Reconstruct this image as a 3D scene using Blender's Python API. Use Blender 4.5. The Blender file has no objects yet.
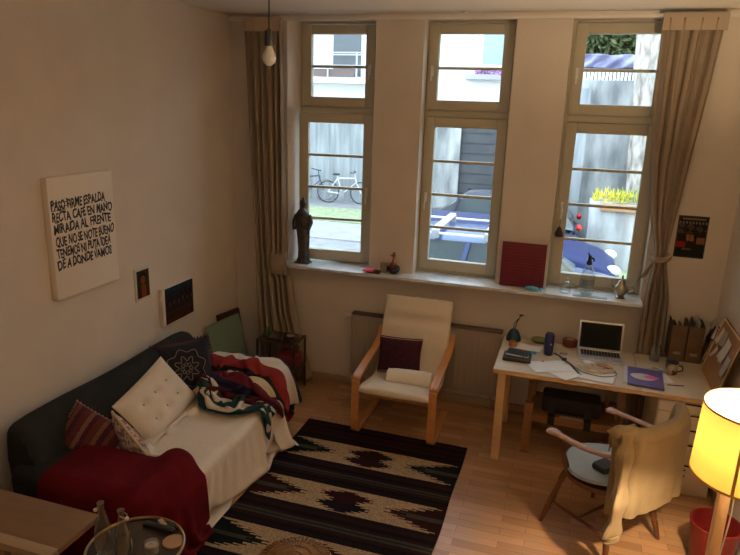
import bpy, bmesh, math, random
import numpy as np
from mathutils import Vector, Matrix, Quaternion
random.seed(7); RNG = np.random.RandomState(5)
PI = math.pi
scene = bpy.context.scene
COL = scene.collection
# ------------------------------------------------------------------ materials
_m = {}
def mat(name, col, rough=.6, metal=0, col2=None, scale=20, bump=0, bscale=60, spec=.5, trans=0, mix=(.35, .65), sheen=0, coords='Object', stretch=None):
    if name in _m: return _m[name]
    m = bpy.data.materials.new(name); m.use_nodes = True; nt = m.node_tree; b = nt.nodes['Principled BSDF']
    b.inputs['Base Color'].default_value = (*col, 1); b.inputs['Roughness'].default_value = rough
    b.inputs['Metallic'].default_value = metal; b.inputs['Specular IOR Level'].default_value = spec
    if trans: b.inputs['Transmission Weight'].default_value = trans
    if sheen: b.inputs['Sheen Weight'].default_value = sheen
    tc = nt.nodes.new('ShaderNodeTexCoord'); src = tc.outputs[coords]
    if stretch:
        mp = nt.nodes.new('ShaderNodeMapping'); mp.inputs['Scale'].default_value = stretch
        nt.links.new(src, mp.inputs[0]); src = mp.outputs[0]
    if col2:
        n = nt.nodes.new('ShaderNodeTexNoise'); n.inputs['Scale'].default_value = scale; n.inputs['Detail'].default_value = 6
        r = nt.nodes.new('ShaderNodeValToRGB'); r.color_ramp.elements[0].color = (*col, 1); r.color_ramp.elements[1].color = (*col2, 1)
        r.color_ramp.elements[0].position, r.color_ramp.elements[1].position = mix
        nt.links.new(src, n.inputs['Vector']); nt.links.new(n.outputs['Fac'], r.inputs[0]); nt.links.new(r.outputs[0], b.inputs['Base Color'])
    if bump:
        n2 = nt.nodes.new('ShaderNodeTexNoise'); n2.inputs['Scale'].default_value = bscale; n2.inputs['Detail'].default_value = 4
        bp = nt.nodes.new('ShaderNodeBump'); bp.inputs['Strength'].default_value = bump; bp.inputs['Distance'].default_value = .01
        nt.links.new(src, n2.inputs['Vector']); nt.links.new(n2.outputs['Fac'], bp.inputs['Height']); nt.links.new(bp.outputs[0], b.inputs['Normal'])
    _m[name] = m
    return m
def glass(name, tint=(1, 1, 1), gloss=.06, rough=.02):
    if name in _m: return _m[name]
    m = bpy.data.materials.new(name); m.use_nodes = True; nt = m.node_tree; nt.nodes.remove(nt.nodes['Principled BSDF'])
    t = nt.nodes.new('ShaderNodeBsdfTransparent'); t.inputs[0].default_value = (*tint, 1)
    g = nt.nodes.new('ShaderNodeBsdfGlossy'); g.inputs['Roughness'].default_value = rough
    lw = nt.nodes.new('ShaderNodeLayerWeight'); lw.inputs[0].default_value = .35
    mm = nt.nodes.new('ShaderNodeMath'); mm.operation = 'MULTIPLY_ADD'; mm.inputs[1].default_value = .45; mm.inputs[2].default_value = gloss
    mx = nt.nodes.new('ShaderNodeMixShader'); nt.links.new(lw.outputs['Facing'], mm.inputs[0]); nt.links.new(mm.outputs[0], mx.inputs[0])
    nt.links.new(t.outputs[0], mx.inputs[1]); nt.links.new(g.outputs[0], mx.inputs[2]); nt.links.new(mx.outputs[0], nt.nodes['Material Output'].inputs[0])
    _m[name] = m; return m
def stripes(name, bands, axis='X', coords='UV', warp=0, rough=.95, jag=0):
    """bands: list of (end position 0..1, colour) along one UV axis"""
    if name in _m: return _m[name]
    m = bpy.data.materials.new(name); m.use_nodes = True; nt = m.node_tree; b = nt.nodes['Principled BSDF']
    b.inputs['Roughness'].default_value = rough; b.inputs['Specular IOR Level'].default_value = .2
    tc = nt.nodes.new('ShaderNodeTexCoord'); sp = nt.nodes.new('ShaderNodeSeparateXYZ')
    nt.links.new(tc.outputs[coords], sp.inputs[0]); out = sp.outputs[axis]
    if warp:
        n = nt.nodes.new('ShaderNodeTexNoise'); n.inputs['Scale'].default_value = jag or 8
        nt.links.new(tc.outputs[coords], n.inputs['Vector'])
        mm = nt.nodes.new('ShaderNodeMath'); mm.operation = 'MULTIPLY_ADD'; mm.inputs[1].default_value = warp
        nt.links.new(n.outputs['Fac'], mm.inputs[0]); nt.links.new(out, mm.inputs[2]); out = mm.outputs[0]
    r = nt.nodes.new('ShaderNodeValToRGB'); r.color_ramp.interpolation = 'CONSTANT'; e = r.color_ramp.elements
    pos = 0
    e[0].position = 0; e[0].color = (*bands[0][1], 1); e.remove(e[1])
    for i in range(1, len(bands)):
        x = e.new(bands[i - 1][0]); x.color = (*bands[i][1], 1)
    nt.links.new(out, r.inputs[0]); nt.links.new(r.outputs[0], b.inputs['Base Color'])
    _m[name] = m; return m
def attr_mat(name, rough=.95, bump=.3, bscale=250):
    if name in _m: return _m[name]
    m = mat(name, (.5, .5, .5), rough, bump=bump, bscale=bscale, spec=.15); nt = m.node_tree
    a = nt.nodes.new('ShaderNodeAttribute'); a.attribute_name = 'Col'
    nt.links.new(a.outputs['Color'], nt.nodes['Principled BSDF'].inputs['Base Color']); return m
def wood(name, c1, c2, rough=.4, st=(1, 12, 12), scale=3):
    return mat(name, c1, rough, col2=c2, scale=scale, bump=.05, bscale=20, stretch=st, mix=(.3, .7))
def emis(name, col, s):
    m = bpy.data.materials.new(name); m.use_nodes = True; b = m.node_tree.nodes['Principled BSDF']
    b.inputs['Emission Color'].default_value = (*col, 1); b.inputs['Emission Strength'].default_value = s; return m

# ------------------------------------------------------------------ mesh building
class MB:
    def __init__(s): s.b = bmesh.new(); s.uv = s.b.loops.layers.uv.new('UVMap')
    def box(s, lo, hi, bev=0, M=None, seg=2):
        lo = Vector(lo); hi = Vector(hi); c = (lo + hi) / 2; d = hi - lo
        T = Matrix.Translation(c) @ Matrix.Diagonal((*[abs(x) for x in d], 1))
        if M is not None: T = M @ T
        r = bmesh.ops.create_cube(s.b, size=1, matrix=T)
        if bev:
            vs = set(r['verts']); es = list({e for v in r['verts'] for e in v.link_edges})
            bmesh.ops.bevel(s.b, geom=es, offset=bev, segments=seg, profile=.6, affect='EDGES')
        return s
    def loft(s, rings, cap=True, closed=True, uv=False):
        V = [[s.b.verts.new(p) for p in r] for r in rings]; n = len(V[0]); k = n if closed else n - 1
        for i in range(len(V) - 1):
            for j in range(k):
                a, b_, c, d = V[i][j], V[i][(j + 1) % n], V[i + 1][(j + 1) % n], V[i + 1][j]
                try: f = s.b.faces.new((a, b_, c, d))
                except ValueError: continue
                for lp, (p, q) in zip(f.loops, ((j, i), (j + 1, i), (j + 1, i + 1), (j, i + 1))): lp[s.uv].uv = (p / k, q / (len(V) - 1))
        if cap and closed:
            for R_ in (V[0], V[-1]):
                try: s.b.faces.new(R_)
                except ValueError: pass
        return s
    def tube(s, pts, r, n=8, cap=True, closed=False, flat=1.0, up=None):
        pts = [Vector(p) for p in pts]; N = len(pts); rings = []
        rr = r if isinstance(r, (list, tuple)) else [r] * N
        prev = None
        for i, p in enumerate(pts):
            if closed: t = pts[(i + 1) % N] - pts[i - 1]
            else: t = pts[min(i + 1, N - 1)] - pts[max(i - 1, 0)]
            t.normalize()
            if prev is None:
                u = Vector(up) if up else (Vector((0, 0, 1)) if abs(t.z) < .9 else Vector((1, 0, 0)))
            else: u = prev
            u = (u - t * u.dot(t)).normalized(); prev = u; w = t.cross(u)
            rings.append([p + (u * math.cos(a) * flat + w * math.sin(a)) * rr[i] for a in [2 * PI * k / n for k in range(n)]])
        if closed: rings.append(rings[0])
        if closed:
            V = [[s.b.verts.new(q) for q in R_] for R_ in rings[:-1]]
            for i in range(len(V)):
                for j in range(n):
                    s.b.faces.new((V[i][j], V[i][(j + 1) % n], V[(i + 1) % len(V)][(j + 1) % n], V[(i + 1) % len(V)][j]))
            return s
        return s.loft(rings, cap)
    def bar(s, pts, w, t, up=(1, 0, 0)):
        """rectangular section strip along pts: w along UP, t across"""
        pts = [Vector(p) for p in pts]; N = len(pts); rings = []; U = Vector(up).normalized()
        for i, p in enumerate(pts):
            d = (pts[min(i + 1, N - 1)] - pts[max(i - 1, 0)]).normalized(); q = d.cross(U).normalized()
            rings.append([p + U * w / 2 * a + q * t / 2 * b_ for a, b_ in ((-1, -1), (1, -1), (1, 1), (-1, 1))])
        return s.loft(rings)
    def lathe(s, prof, c=(0, 0, 0), n=24, cap=True, M=None):
        c = Vector(c); rings = []
        for r, z in prof:
            R_ = [Vector((r * math.cos(2 * PI * k / n), r * math.sin(2 * PI * k / n), z)) for k in range(n)]
            rings.append([(M @ p if M is not None else p) + c for p in R_])
        return s.loft(rings, cap)
    def sphere(s, c, r, sc=(1, 1, 1), u=16, v=10, M=None):
        T = Matrix.Translation(c) @ (M if M is not None else Matrix()) @ Matrix.Diagonal((*[r * k for k in sc], 1))
        bmesh.ops.create_uvsphere(s.b, u_segments=u, v_segments=v, radius=1, matrix=T); return s
    def grid(s, P, uvf=None):
        n, m = P.shape[:2]; V = [[s.b.verts.new(P[i, j]) for j in range(m)] for i in range(n)]
        for i in range(n - 1):
            for j in range(m - 1):
                f = s.b.faces.new((V[i][j], V[i + 1][j], V[i + 1][j + 1], V[i][j + 1]))
                for lp, (a, c) in zip(f.loops, ((i, j), (i + 1, j), (i + 1, j + 1), (i, j + 1))):
                    lp[s.uv].uv = (a / (n - 1), c / (m - 1))
        return s
    def prism(s, poly, ax, a, b_):
        def P(p, t):
            return {'x': (t, p[0], p[1]), 'y': (p[0], t, p[1]), 'z': (p[0], p[1], t)}[ax]
        return s.loft([[Vector(P(p, a)) for p in poly], [Vector(P(p, b_)) for p in poly]])
    def mesh(s, name, smooth=True, ang=40):
        bmesh.ops.recalc_face_normals(s.b, faces=s.b.faces)
        me = bpy.data.meshes.new(name); s.b.to_mesh(me); s.b.free()
        if smooth:
            for p in me.polygons: p.use_smooth = True
            try: me.set_sharp_from_angle(angle=math.radians(ang))
            except Exception: pass
        return me
def tag(o, label, cat, group=None, kind=None):
    if label: o['label'] = label
    if cat: o['category'] = cat
    if group: o['group'] = group
    if kind: o['kind'] = kind
    return o
def thing(name, label, cat, loc=(0, 0, 0), rz=0, group=None):
    o = bpy.data.objects.new(name, None); o.empty_display_size = .05; COL.objects.link(o); o.location = loc; o.rotation_euler = (0, 0, rz)
    return tag(o, label, cat, group)
def put(name, mb, m, parent=None, world=True, label=None, smooth=True, ang=40, solid=0, subsurf=0):
    me = mb if isinstance(mb, bpy.types.Mesh) else mb.mesh(name, smooth, ang)
    o = bpy.data.objects.new(name, me); COL.objects.link(o)
    for x in (m if isinstance(m, (list, tuple)) else [m]): me.materials.append(x)
    if parent is not None:
        o.parent = parent
        if world:
            M = Matrix.Identity(4); q = parent
            while q is not None:
                M = Matrix.LocRotScale(q.location, q.rotation_euler, None) @ M; q = q.parent
            me.transform(M.inverted())
    if solid:
        md = o.modifiers.new('s', 'SOLIDIFY'); md.thickness = solid; md.offset = 0
    if subsurf:
        md = o.modifiers.new('u', 'SUBSURF'); md.levels = subsurf; md.render_levels = subsurf
    if label: o['label'] = label
    return o
def single(name, mb, m, label, cat, loc=(0, 0, 0), group=None, kind=None, **k):
    """a thing that is one mesh, geometry given in world coordinates"""
    me = mb.mesh(name, k.pop('smooth', True), k.pop('ang', 40)); me.transform(Matrix.Translation(-Vector(loc)))
    o = put(name, me, m, None, **k); o.location = loc
    return tag(o, label, cat, group, kind)
def struct(name, mb, m, **k):
    o = put(name, mb, m, None, **k); o['kind'] = 'structure'; return o
def dup(root, loc, rz=None, label=None):
    r = root.copy(); COL.objects.link(r); r.location = loc
    if rz is not None: r.rotation_euler = (0, 0, rz)
    if label: r['label'] = label
    for ch in list(root.children):
        c = ch.copy(); COL.objects.link(c); c.parent = r
        for g in ch.children:
            d = g.copy(); COL.objects.link(d); d.parent = c
    return r
def V(*a): return Vector(a)
def arc(c, r, a0, a1, n, plane='yz', x=0):
    out = []
    for i in range(n + 1):
        a = a0 + (a1 - a0) * i / n; p, q = c[0] + r * math.cos(a), c[1] + r * math.sin(a)
        out.append({'yz': (x, p, q), 'xz': (p, x, q), 'xy': (p, q, x)}[plane])
    return out

# ------------------------------------------------------------------ cloth settling (positions only, computed once)
def sd_box(c, h, r=0.0, rz=0):
    c = np.array(c, float); h = np.array(h, float) - r; cs, sn = math.cos(-rz), math.sin(-rz)
    def f(P):
        q = P - c
        if rz: q = np.stack([q[..., 0] * cs - q[..., 1] * sn, q[..., 0] * sn + q[..., 1] * cs, q[..., 2]], -1)
        d = np.abs(q) - h
        return np.linalg.norm(np.maximum(d, 0), axis=-1) + np.minimum(d.max(-1), 0) - r
    return f
def sd_cap(a, b, r):
    a = np.array(a, float); b = np.array(b, float)
    def f(P):
        ab = b - a; t = np.clip(((P - a) @ ab) / (ab @ ab), 0, 1); return np.linalg.norm(P - a - t[..., None] * ab, axis=-1) - r
    return f
def settle(P, sdfs, rest=None, steps=220, g=-.0012, iters=10, pins=None, fric=.6, margin=.008, bend=.3, floor=0.0):
    P = P.astype(float).copy(); n, m = P.shape[:2]; prev = P.copy()
    R0 = P if rest is None else rest
    cons = []
    def add(di, dj, k):
        A = (slice(max(0, -di), n - max(0, di)), slice(max(0, -dj), m - max(0, dj)))
        B = (slice(max(0, di), n + min(0, di)), slice(max(0, dj), m + min(0, dj)))
        L = np.linalg.norm(R0[A] - R0[B], axis=-1)
        idx = np.arange(n)[:, None] * np.ones((1, m), int) if di else np.ones((n, 1), int) * np.arange(m)[None, :]
        par = (idx[A] // abs(di if di else dj)) % 2
        cons.append((A, B, L, par, k))
    add(1, 0, 1); add(0, 1, 1); add(1, 1, .6); add(1, -1, .6); add(2, 0, bend); add(0, 2, bend)
    pin = None if pins is None else (pins, P[pins].copy())
    def sdf(Q):
        d = Q[..., 2] - floor
        for s_ in sdfs: d = np.minimum(d, s_(Q))
        return d
    for st in range(steps):
        v = (P - prev) * .985; v = np.clip(v, -.03, .03); prev = P.copy(); P = P + v; P[..., 2] += g
        for it in range(iters):
            for A, B, L, par, k in cons:
                for pv in (0, 1):
                    d = P[B] - P[A]; l = np.linalg.norm(d, axis=-1) + 1e-9
                    cfac = ((l - L) / l * .5 * k * (par == pv))[..., None] * d
                    P[A] += cfac; P[B] -= cfac
            if pin: P[pin[0]] = pin[1]
        d = sdf(P) - margin; hit = d < 0
        if hit.any():
            Q = P[hit]; e = .002
            G = np.stack([sdf(Q + np.eye(3)[k] * e) - sdf(Q - np.eye(3)[k] * e) for k in range(3)], -1)
            G /= np.linalg.norm(G, axis=-1, keepdims=True) + 1e-9
            Q2 = Q - G * d[hit][:, None]
            mv = Q2 - prev[hit]; nrm = (mv * G).sum(-1, keepdims=True) * G
            P[hit] = prev[hit] + nrm + (mv - nrm) * (1 - fric)
            # keep it outside
            d2 = sdf(P[hit]) - margin; P[hit] = P[hit] - G * np.minimum(d2, 0)[:, None]
    return P

# ------------------------------------------------------------------ camera
F_, YAW, PIT, ROL = 634.266, .30276, .267777, .0315227
CAM = Vector((2.98116, -5.24024, 2.56621))
cy_, sy_ = math.cos(YAW), math.sin(YAW)
fw = Vector((-sy_ * math.cos(PIT), cy_ * math.cos(PIT), -math.sin(PIT))); rt = Vector((cy_, sy_, 0)); up = rt.cross(fw)
r_ = rt * math.cos(ROL) + up * math.sin(ROL); u_ = -rt * math.sin(ROL) + up * math.cos(ROL)
cd = bpy.data.cameras.new('camera'); cam = bpy.data.objects.new('camera', cd); COL.objects.link(cam)
cd.sensor_width = 36; cd.lens = F_ * 36 / 740; cd.clip_start = .05; cd.clip_end = 300
M_ = Matrix((r_, u_, -fw)).transposed().to_4x4(); M_.translation = CAM; cam.matrix_world = M_
scene.camera = cam
scene.view_settings.view_transform = 'Standard'; scene.view_settings.look = 'None'; scene.view_settings.gamma = 1
scene.view_settings.exposure = 0.0; scene.view_settings.use_curve_mapping = False
scene.cycles.use_denoising = True
scene.cycles.max_bounces = 10; scene.cycles.diffuse_bounces = 6; scene.cycles.transparent_max_bounces = 16
scene.cycles.sample_clamp_indirect = 6
scene.cycles.caustics_reflective = False; scene.cycles.caustics_refractive = False

# ------------------------------------------------------------------ world and lights
w = bpy.data.worlds.new('sky'); scene.world = w; w.use_nodes = True; nt = w.node_tree
bg = nt.nodes['Background']; bg.inputs[1].default_value = 5.2
tc = nt.nodes.new('ShaderNodeTexCoord'); sx = nt.nodes.new('ShaderNodeSeparateXYZ'); rp = nt.nodes.new('ShaderNodeValToRGB')
rp.color_ramp.elements[0].color = (.80, .90, 1, 1); rp.color_ramp.elements[1].color = (.66, .82, 1, 1)
nt.links.new(tc.outputs['Generated'], sx.inputs[0]); nt.links.new(sx.outputs['Z'], rp.inputs[0]); nt.links.new(rp.outputs[0], bg.inputs[0])
H = 3.266; XR = 4.15; YB = -6.7; SILL = 1.135; YW = .15
WIN = [(.605, 1.33), (1.735, 2.45), (2.86, 3.59)]
GLX = [(.706, 1.202), (1.83, 2.345), (2.968, 3.485)]
def point(name, loc, col, e, r=.04):
    l = bpy.data.lights.new(name, 'POINT'); l.color = col; l.energy = e; l.shadow_soft_size = r
    o = bpy.data.objects.new(name, l); COL.objects.link(o); o.location = loc; return o
for i, (a, b_) in enumerate(WIN):
    l = bpy.data.lights.new('window_portal', 'AREA'); l.shape = 'RECTANGLE'; l.size = b_ - a - .06; l.size_y = 2.0; l.cycles.is_portal = True
    o = bpy.data.objects.new('window_portal', l); COL.objects.link(o); o.location = ((a + b_) / 2, .36, 2.18); o.rotation_euler = (-PI / 2, 0, 0)

# ------------------------------------------------------------------ room shell
wallm = mat('wall paint', (.66, .60, .53), .85, col2=(.70, .635, .56), scale=3, bump=.12, bscale=35, spec=.25)
whitem = mat('ceiling paint', (.78, .75, .70), .85, bump=.08, bscale=25, spec=.2)
def floor_mat():
    m = mat('parquet', (.4, .25, .13), .33, spec=.5); nt = m.node_tree; b = nt.nodes['Principled BSDF']
    tc = nt.nodes['Texture Coordinate']; br = nt.nodes.new('ShaderNodeTexBrick')
    br.inputs['Scale'].default_value = 1; br.inputs['Brick Width'].default_value = .42; br.inputs['Row Height'].default_value = .067
    br.inputs['Mortar Size'].default_value = .0012; br.inputs['Color1'].default_value = (.50, .29, .155, 1); br.inputs['Color2'].default_value = (.33, .175, .085, 1)
    br.inputs['Mortar'].default_value = (.12, .06, .03, 1); br.offset = .37; br.offset_frequency = 2
    nt.links.new(tc.outputs['Object'], br.inputs['Vector'])
    mp = nt.nodes.new('ShaderNodeMapping'); mp.inputs['Scale'].default_value = (3, 45, 1); nz = nt.nodes.new('ShaderNodeTexNoise')
    nz.inputs['Scale'].default_value = 2; nz.inputs['Detail'].default_value = 8
    nt.links.new(tc.outputs['Object'], mp.inputs[0]); nt.links.new(mp.outputs[0], nz.inputs['Vector'])
    mx = nt.nodes.new('ShaderNodeMix'); mx.data_type = 'RGBA'; mx.blend_type = 'OVERLAY'; mx.inputs[0].default_value = .35
    nt.links.new(br.outputs['Color'], mx.inputs[6]); nt.links.new(nz.outputs['Color'], mx.inputs[7]); nt.links.new(mx.outputs[2], b.inputs['Base Color'])
    return m
struct('floor', MB().box((-.2, YB - .2, -.12), (XR + .2, .35, 0)), floor_mat(), smooth=False)
struct('ceiling', MB().box((-.2, YB - .2, H), (XR + .2, .35, H + .2)), whitem, smooth=False)
struct('wall_left', MB().box((-.2, YB - .2, 0), (0, .35, H)), wallm, smooth=False)
struct('wall_right', MB().box((XR, YB - .2, 0), (XR + .2, .35, H)), wallm, smooth=False)
struct('wall_rear', MB().box((0, YB - .2, 0), (XR, YB, H)), wallm, smooth=False)
wb = MB()
wb.box((0, 0, 0), (XR, .35, SILL - .03))
wb.box((0, 0, 3.228), (XR, .35, H))
wb.prism([(0, 0), (.54, 0), (.605, YW + .02), (.605, .35), (0, .35)], 'z', SILL - .03, 3.228)
wb.box((1.33, 0, SILL - .03), (1.735, .35, 3.228)); wb.box((2.45, 0, SILL - .03), (2.86, .35, 3.228)); wb.box((3.59, 0, SILL - .03), (XR, .35, 3.228))
struct('wall_window_side', wb, wallm, smooth=False)
basem = mat('skirting paint', (.42, .30, .20), .5)
struct('baseboard_window_side', MB().box((.02, -.018, 0), (XR - .02, 0, .07), .004), basem)
struct('baseboard_right', MB().box((XR - .018, YB, 0), (XR, -.02, .07), .004), basem)
struct('baseboard_left', MB().box((0, YB, 0), (.018, -.02, .07), .004), basem)
sillm = mat('sill stone', (.56, .60, .64), .3, col2=(.80, .83, .86), scale=7, spec=.6)
struct('trim_1', MB().box((.47, -.15, SILL - .028), (3.60, YW + .06, SILL), .005), sillm)   # window sill slab

framem = mat('window frame paint', (.50, .46, .34), .4, spec=.5)
muntm = framem
gls = glass('pane glass', (.97, 1, 1), .02)
handlem = mat('white handle', (.75, .72, .66), .35)
def ring(mb, x0, x1, z0, z1, wd, y0, y1, bev=.004, wb_=None, wt=None):
    wb_ = wb_ or wd; wt = wt or wd
    mb.box((x0, y0, z0), (x0 + wd, y1, z1), bev); mb.box((x1 - wd, y0, z0), (x1, y1, z1), bev)
    mb.box((x0 + wd, y0 + .001, z0), (x1 - wd, y1 - .001, z0 + wb_), bev); mb.box((x0 + wd, y0 + .001, z1 - wt), (x1 - wd, y1 - .001, z1), bev)
for i, ((a, b_), (g0, g1)) in enumerate(zip(WIN, GLX)):
    fr = MB(); ring(fr, a, b_, SILL, 3.226, .03, YW, YW + .09, .003, .02, .02)
    fr.box((a + .03, YW - .005, 2.475), (b_ - .03, YW + .09, 2.525), .004); fr.box((a + .028, YW + .05, 2.455), (b_ - .028, YW + .085, 2.545))
    W = struct('window_%d' % (i + 1), fr, framem)
    # upper sash
    us = MB(); sx0, sx1 = g0 - .082, g1 + .082
    ring(us, sx0, sx1, 2.53, 3.20, .082, YW - .015, YW + .045, .006, .08, .075)
    us.box((g0, YW, 2.852), (g1, YW + .03, 2.874), .003)
    o = put('upper_sash', us, framem, W)
    put('pane', MB().box((g0 - .005, YW + .012, 2.6), (g1 + .005, YW + .018, 3.13)), gls, o)
    hx = sx1 - .04 if i == 0 else sx0 + .035
    hs = MB(); hs.box((hx - .012, YW - .025, 2.80), (hx + .012, YW - .013, 2.88), .003); hs.tube([(hx, YW - .02, 2.84), (hx, YW - .045, 2.84), (hx, YW - .05, 2.76)], .007)
    put('handle', hs, handlem, o)
    ls = MB(); ring(ls, sx0, sx1, 1.16, 2.47, .082, YW - .015, YW + .045, .006, .092, .08)
    for z in (2.11, 1.825, 1.54): ls.box((g0, YW, z - .011), (g1, YW + .03, z + .011), .003)
    o = put('lower_sash', ls, framem, W)
    pn = put('pane', MB().box((g0 - .005, YW + .012, 1.245), (g1 + .005, YW + .018, 2.395)), gls, o)
    hs = MB(); hs.box((hx - .012, YW - .025, 1.76), (hx + .012, YW - .013, 1.84), .003); hs.tube([(hx, YW - .02, 1.8), (hx, YW - .045, 1.8), (hx, YW - .05, 1.70)], .007)
    hn = put('handle', hs, handlem, o)
    if i == 0:   # the first lower sash stands ajar
        piv = Vector((sx1, YW - .01, 0)); Rm = Matrix.Translation(piv) @ Matrix.Rotation(math.radians(7), 4, 'Z') @ Matrix.Translation(-piv)
        for q in (o, pn, hn): q.data.transform(Rm)

# curtain rail and its ceiling bracket
rail = single('curtain_rail', MB().box((.02, -.115, 3.205), (3.97, -.085, 3.232), .004), mat('rail paint', (.66, .63, .58), .5), 'thin white curtain rail running along the top of the window wall', 'curtain rail', (2, -.1, 3.2))
rb = MB(); rb.tube([(2.075, -.1, H), (2.075, -.1, 3.2)], .009); rb.tube([(2.075, -.1, 3.265), (2.075, -.1, 3.255)], .022, 12)
put('rail_bracket', rb, mat('rail paint', (.66, .63, .58)), rail)

# ------------------------------------------------------------------ curtains
curt = mat('curtain linen', (.40, .325, .245), .9, col2=(.44, .36, .275), scale=5, bump=.15, bscale=220, spec=.1)
# let a little daylight through the cloth
_nt = curt.node_tree; _p = _nt.nodes['Principled BSDF']; _t = _nt.nodes.new('ShaderNodeBsdfTranslucent'); _t.inputs[0].default_value = (.40, .31, .22, 1)
_x = _nt.nodes.new('ShaderNodeMixShader'); _x.inputs[0].default_value = .25
_nt.links.new(_p.outputs[0], _x.inputs[1]); _nt.links.new(_t.outputs[0], _x.inputs[2]); _nt.links.new(_x.outputs[0], _nt.nodes['Material Output'].inputs[0])
def curtain(zs, ls, rs, ys, amps, k, ph=0, n=140, m=70):
    P = np.zeros((n, m, 3))
    for j in range(m):
        t = j / (m - 1); z = zs[0] + (zs[-1] - zs[0]) * t
        L = np.interp(-z, [-q for q in zs], ls); R_ = np.interp(-z, [-q for q in zs], rs); A = np.interp(-z, [-q for q in zs], amps); Y = np.interp(-z, [-q for q in zs], ys)
        for i in range(n):
            s = i / (n - 1); a = 2 * PI * k * s + ph
            P[i, j] = (L + (R_ - L) * (s + .012 * math.sin(a * 2 + t)), Y + A * (math.sin(a + .5 * math.sin(2.2 * t + s * 5)) + .35 * math.sin(2.3 * a + 3 * t + 1)), z)
    return P
P = curtain([3.20, 2.4, 1.3, .7, .03], [.19, .21, .25, .27, .30], [.545, .56, .575, .66, .84], [-.11, -.11, -.12, -.13, -.12], [.022, .03, .035, .035, .04], 6)
# keep the folds clear of wall and sill
P[..., 1] = np.minimum(P[..., 1], -.03); msk = (P[..., 0] > .44) & (P[..., 2] < 1.25) & (P[..., 2] > 1.0); P[..., 1][msk] = np.minimum(P[..., 1][msk], -.165)
cl = thing('curtain', 'beige linen curtain hanging straight beside the leftmost window and the sofa corner', 'curtain', (.35, -.1, 0))
put('curtain_panel', MB().grid(P), curt, cl, solid=.003)
hd = MB(); hd.box((.19, -.136, 3.12), (.55, -.118, 3.225), .004)
put('heading_tape', hd, mat('heading tape', (.42, .34, .26), .9), cl)
zs = [3.20, 2.7, 2.2, 1.8, 1.56, 1.46, 1.2, .8, .03]
P = curtain(zs, [3.455, 3.475, 3.505, 3.565, 3.63, 3.625, 3.60, 3.605, 3.64], [3.865, 3.825, 3.775, 3.735, 3.71, 3.72, 3.775, 3.79, 3.86], [-.11, -.11, -.12, -.15, -.17, -.18, -.16, -.14, -.10], [.024, .026, .024, .018, .013, .013, .024, .03, .03], 4.2, 1.3)
P[..., 1] = np.minimum(P[..., 1], -.03); msk = (P[..., 0] < 3.62) & (P[..., 2] < 1.3) & (P[..., 2] > 1.0); P[..., 1][msk] = np.minimum(P[..., 1][msk], -.165)
msk = P[..., 2] < .85; P[..., 1][msk] = np.clip(P[..., 1][msk], -.153, -.03)
cr = thing('curtain', 'beige linen curtain tied in at the waist beside the rightmost window above the desk', 'curtain', (3.7, -.1, 0))
put('curtain_panel', MB().grid(P), curt, cr, solid=.003)
put('heading_tape', MB().box((3.46, -.136, 3.12), (3.87, -.118, 3.235), .004), mat('heading tape', (.42, .34, .26)), cr)
tb = MB(); pts = [(3.672 + .052 * math.cos(a), -.175 + .035 * math.sin(a), 1.52 + .018 * math.sin(a + .8)) for a in [2 * PI * i / 20 for i in range(20)]]
tb.tube(pts, .02, 8, closed=True)
Q = np.zeros((12, 10, 3))
for i in range(12):
    for j in range(10):
        t = i / 11; s = j / 9 - .5
        Q[i, j] = (3.635 - .08 * t + s * .035 * (1 + .8 * t), -.215 + .01 * math.sin(6 * s + t * 3), 1.52 - .16 * t ** 1.1 + s * .05)
tb.grid(Q)
put('tieback', tb, curt, cr, solid=.004)

# ------------------------------------------------------------------ radiator
rad = thing('radiator', 'beige ribbed panel radiator under the window sill behind the armchair', 'radiator', (1.9, -.07, 0))
radm = mat('radiator paint', (.42, .36, .29), .45)
b_ = MB(); b_.box((1.22, -.085, .14), (2.55, -.065, .73), .006)
for i in range(26):
    x = 1.25 + i * .0505; b_.box((x, -.094, .18), (x + .022, -.084, .70), .003)
put('panel', b_, radm, rad)
g_ = MB(); g_.box((1.215, -.1, .725), (2.56, -.03, .745), .003)
for i in range(44): g_.box((1.23 + i * .03, -.09, .742), (1.245 + i * .03, -.04, .748))
put('top_grille', g_, mat('radiator dark top', (.10, .08, .065), .5), rad)
put('side_cover', MB().box((1.208, -.098, .14), (1.22, -.03, .735), .002), radm, rad)
p_ = MB(); p_.tube([(1.20, -.06, .70), (1.15, -.06, .70)], .014); p_.tube([(1.15, -.06, .70), (1.13, -.06, .70)], .024, 12)
put('valve', p_, handlem, rad); 
for x in (1.26, 2.5): put('pipe', MB().tube([(x, -.05, .15), (x, -.05, 0)], .01), radm, rad)

# ------------------------------------------------------------------ things on the sill
bronze = mat('dark bronze', (.035, .033, .034), .45, col2=(.09, .085, .08), scale=25, metal=.3)
st = thing('statue', 'tall dark bronze robed figure standing on the left end of the sill', 'statue', (.70, -.02, SILL))
b_ = MB(); rings = []
prof = [(.0, .062, .045), (.02, .066, .048), (.05, .055, .042), (.12, .050, .040), (.22, .056, .044), (.32, .064, .048), (.40, .068, .05), (.455, .062, .045), (.485, .04, .034), (.50, .022, .022), (.515, .02, .02)]
for k, (z, a, c) in enumerate(prof):
    rings.append([V(.70 + a * (1 + .07 * math.sin(5 * t + z * 8) * (z < .45)) * math.cos(t) + .006 * math.sin(z * 9), -.02 + c * (1 + .09 * math.cos(6 * t + z * 5) * (z < .45)) * math.sin(t), SILL + z) for t in [2 * PI * i / 36 for i in range(36)]])
b_.loft(rings); put('robe', b_, bronze, st)
b_ = MB(); b_.sphere((.702, -.02, SILL + .548), .036, (.85, .95, 1.12)); b_.sphere((.70, -.054, SILL + .543), .007); b_.sphere((.702, -.012, SILL + .588), .016)
put('head', b_, bronze, st)
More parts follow.
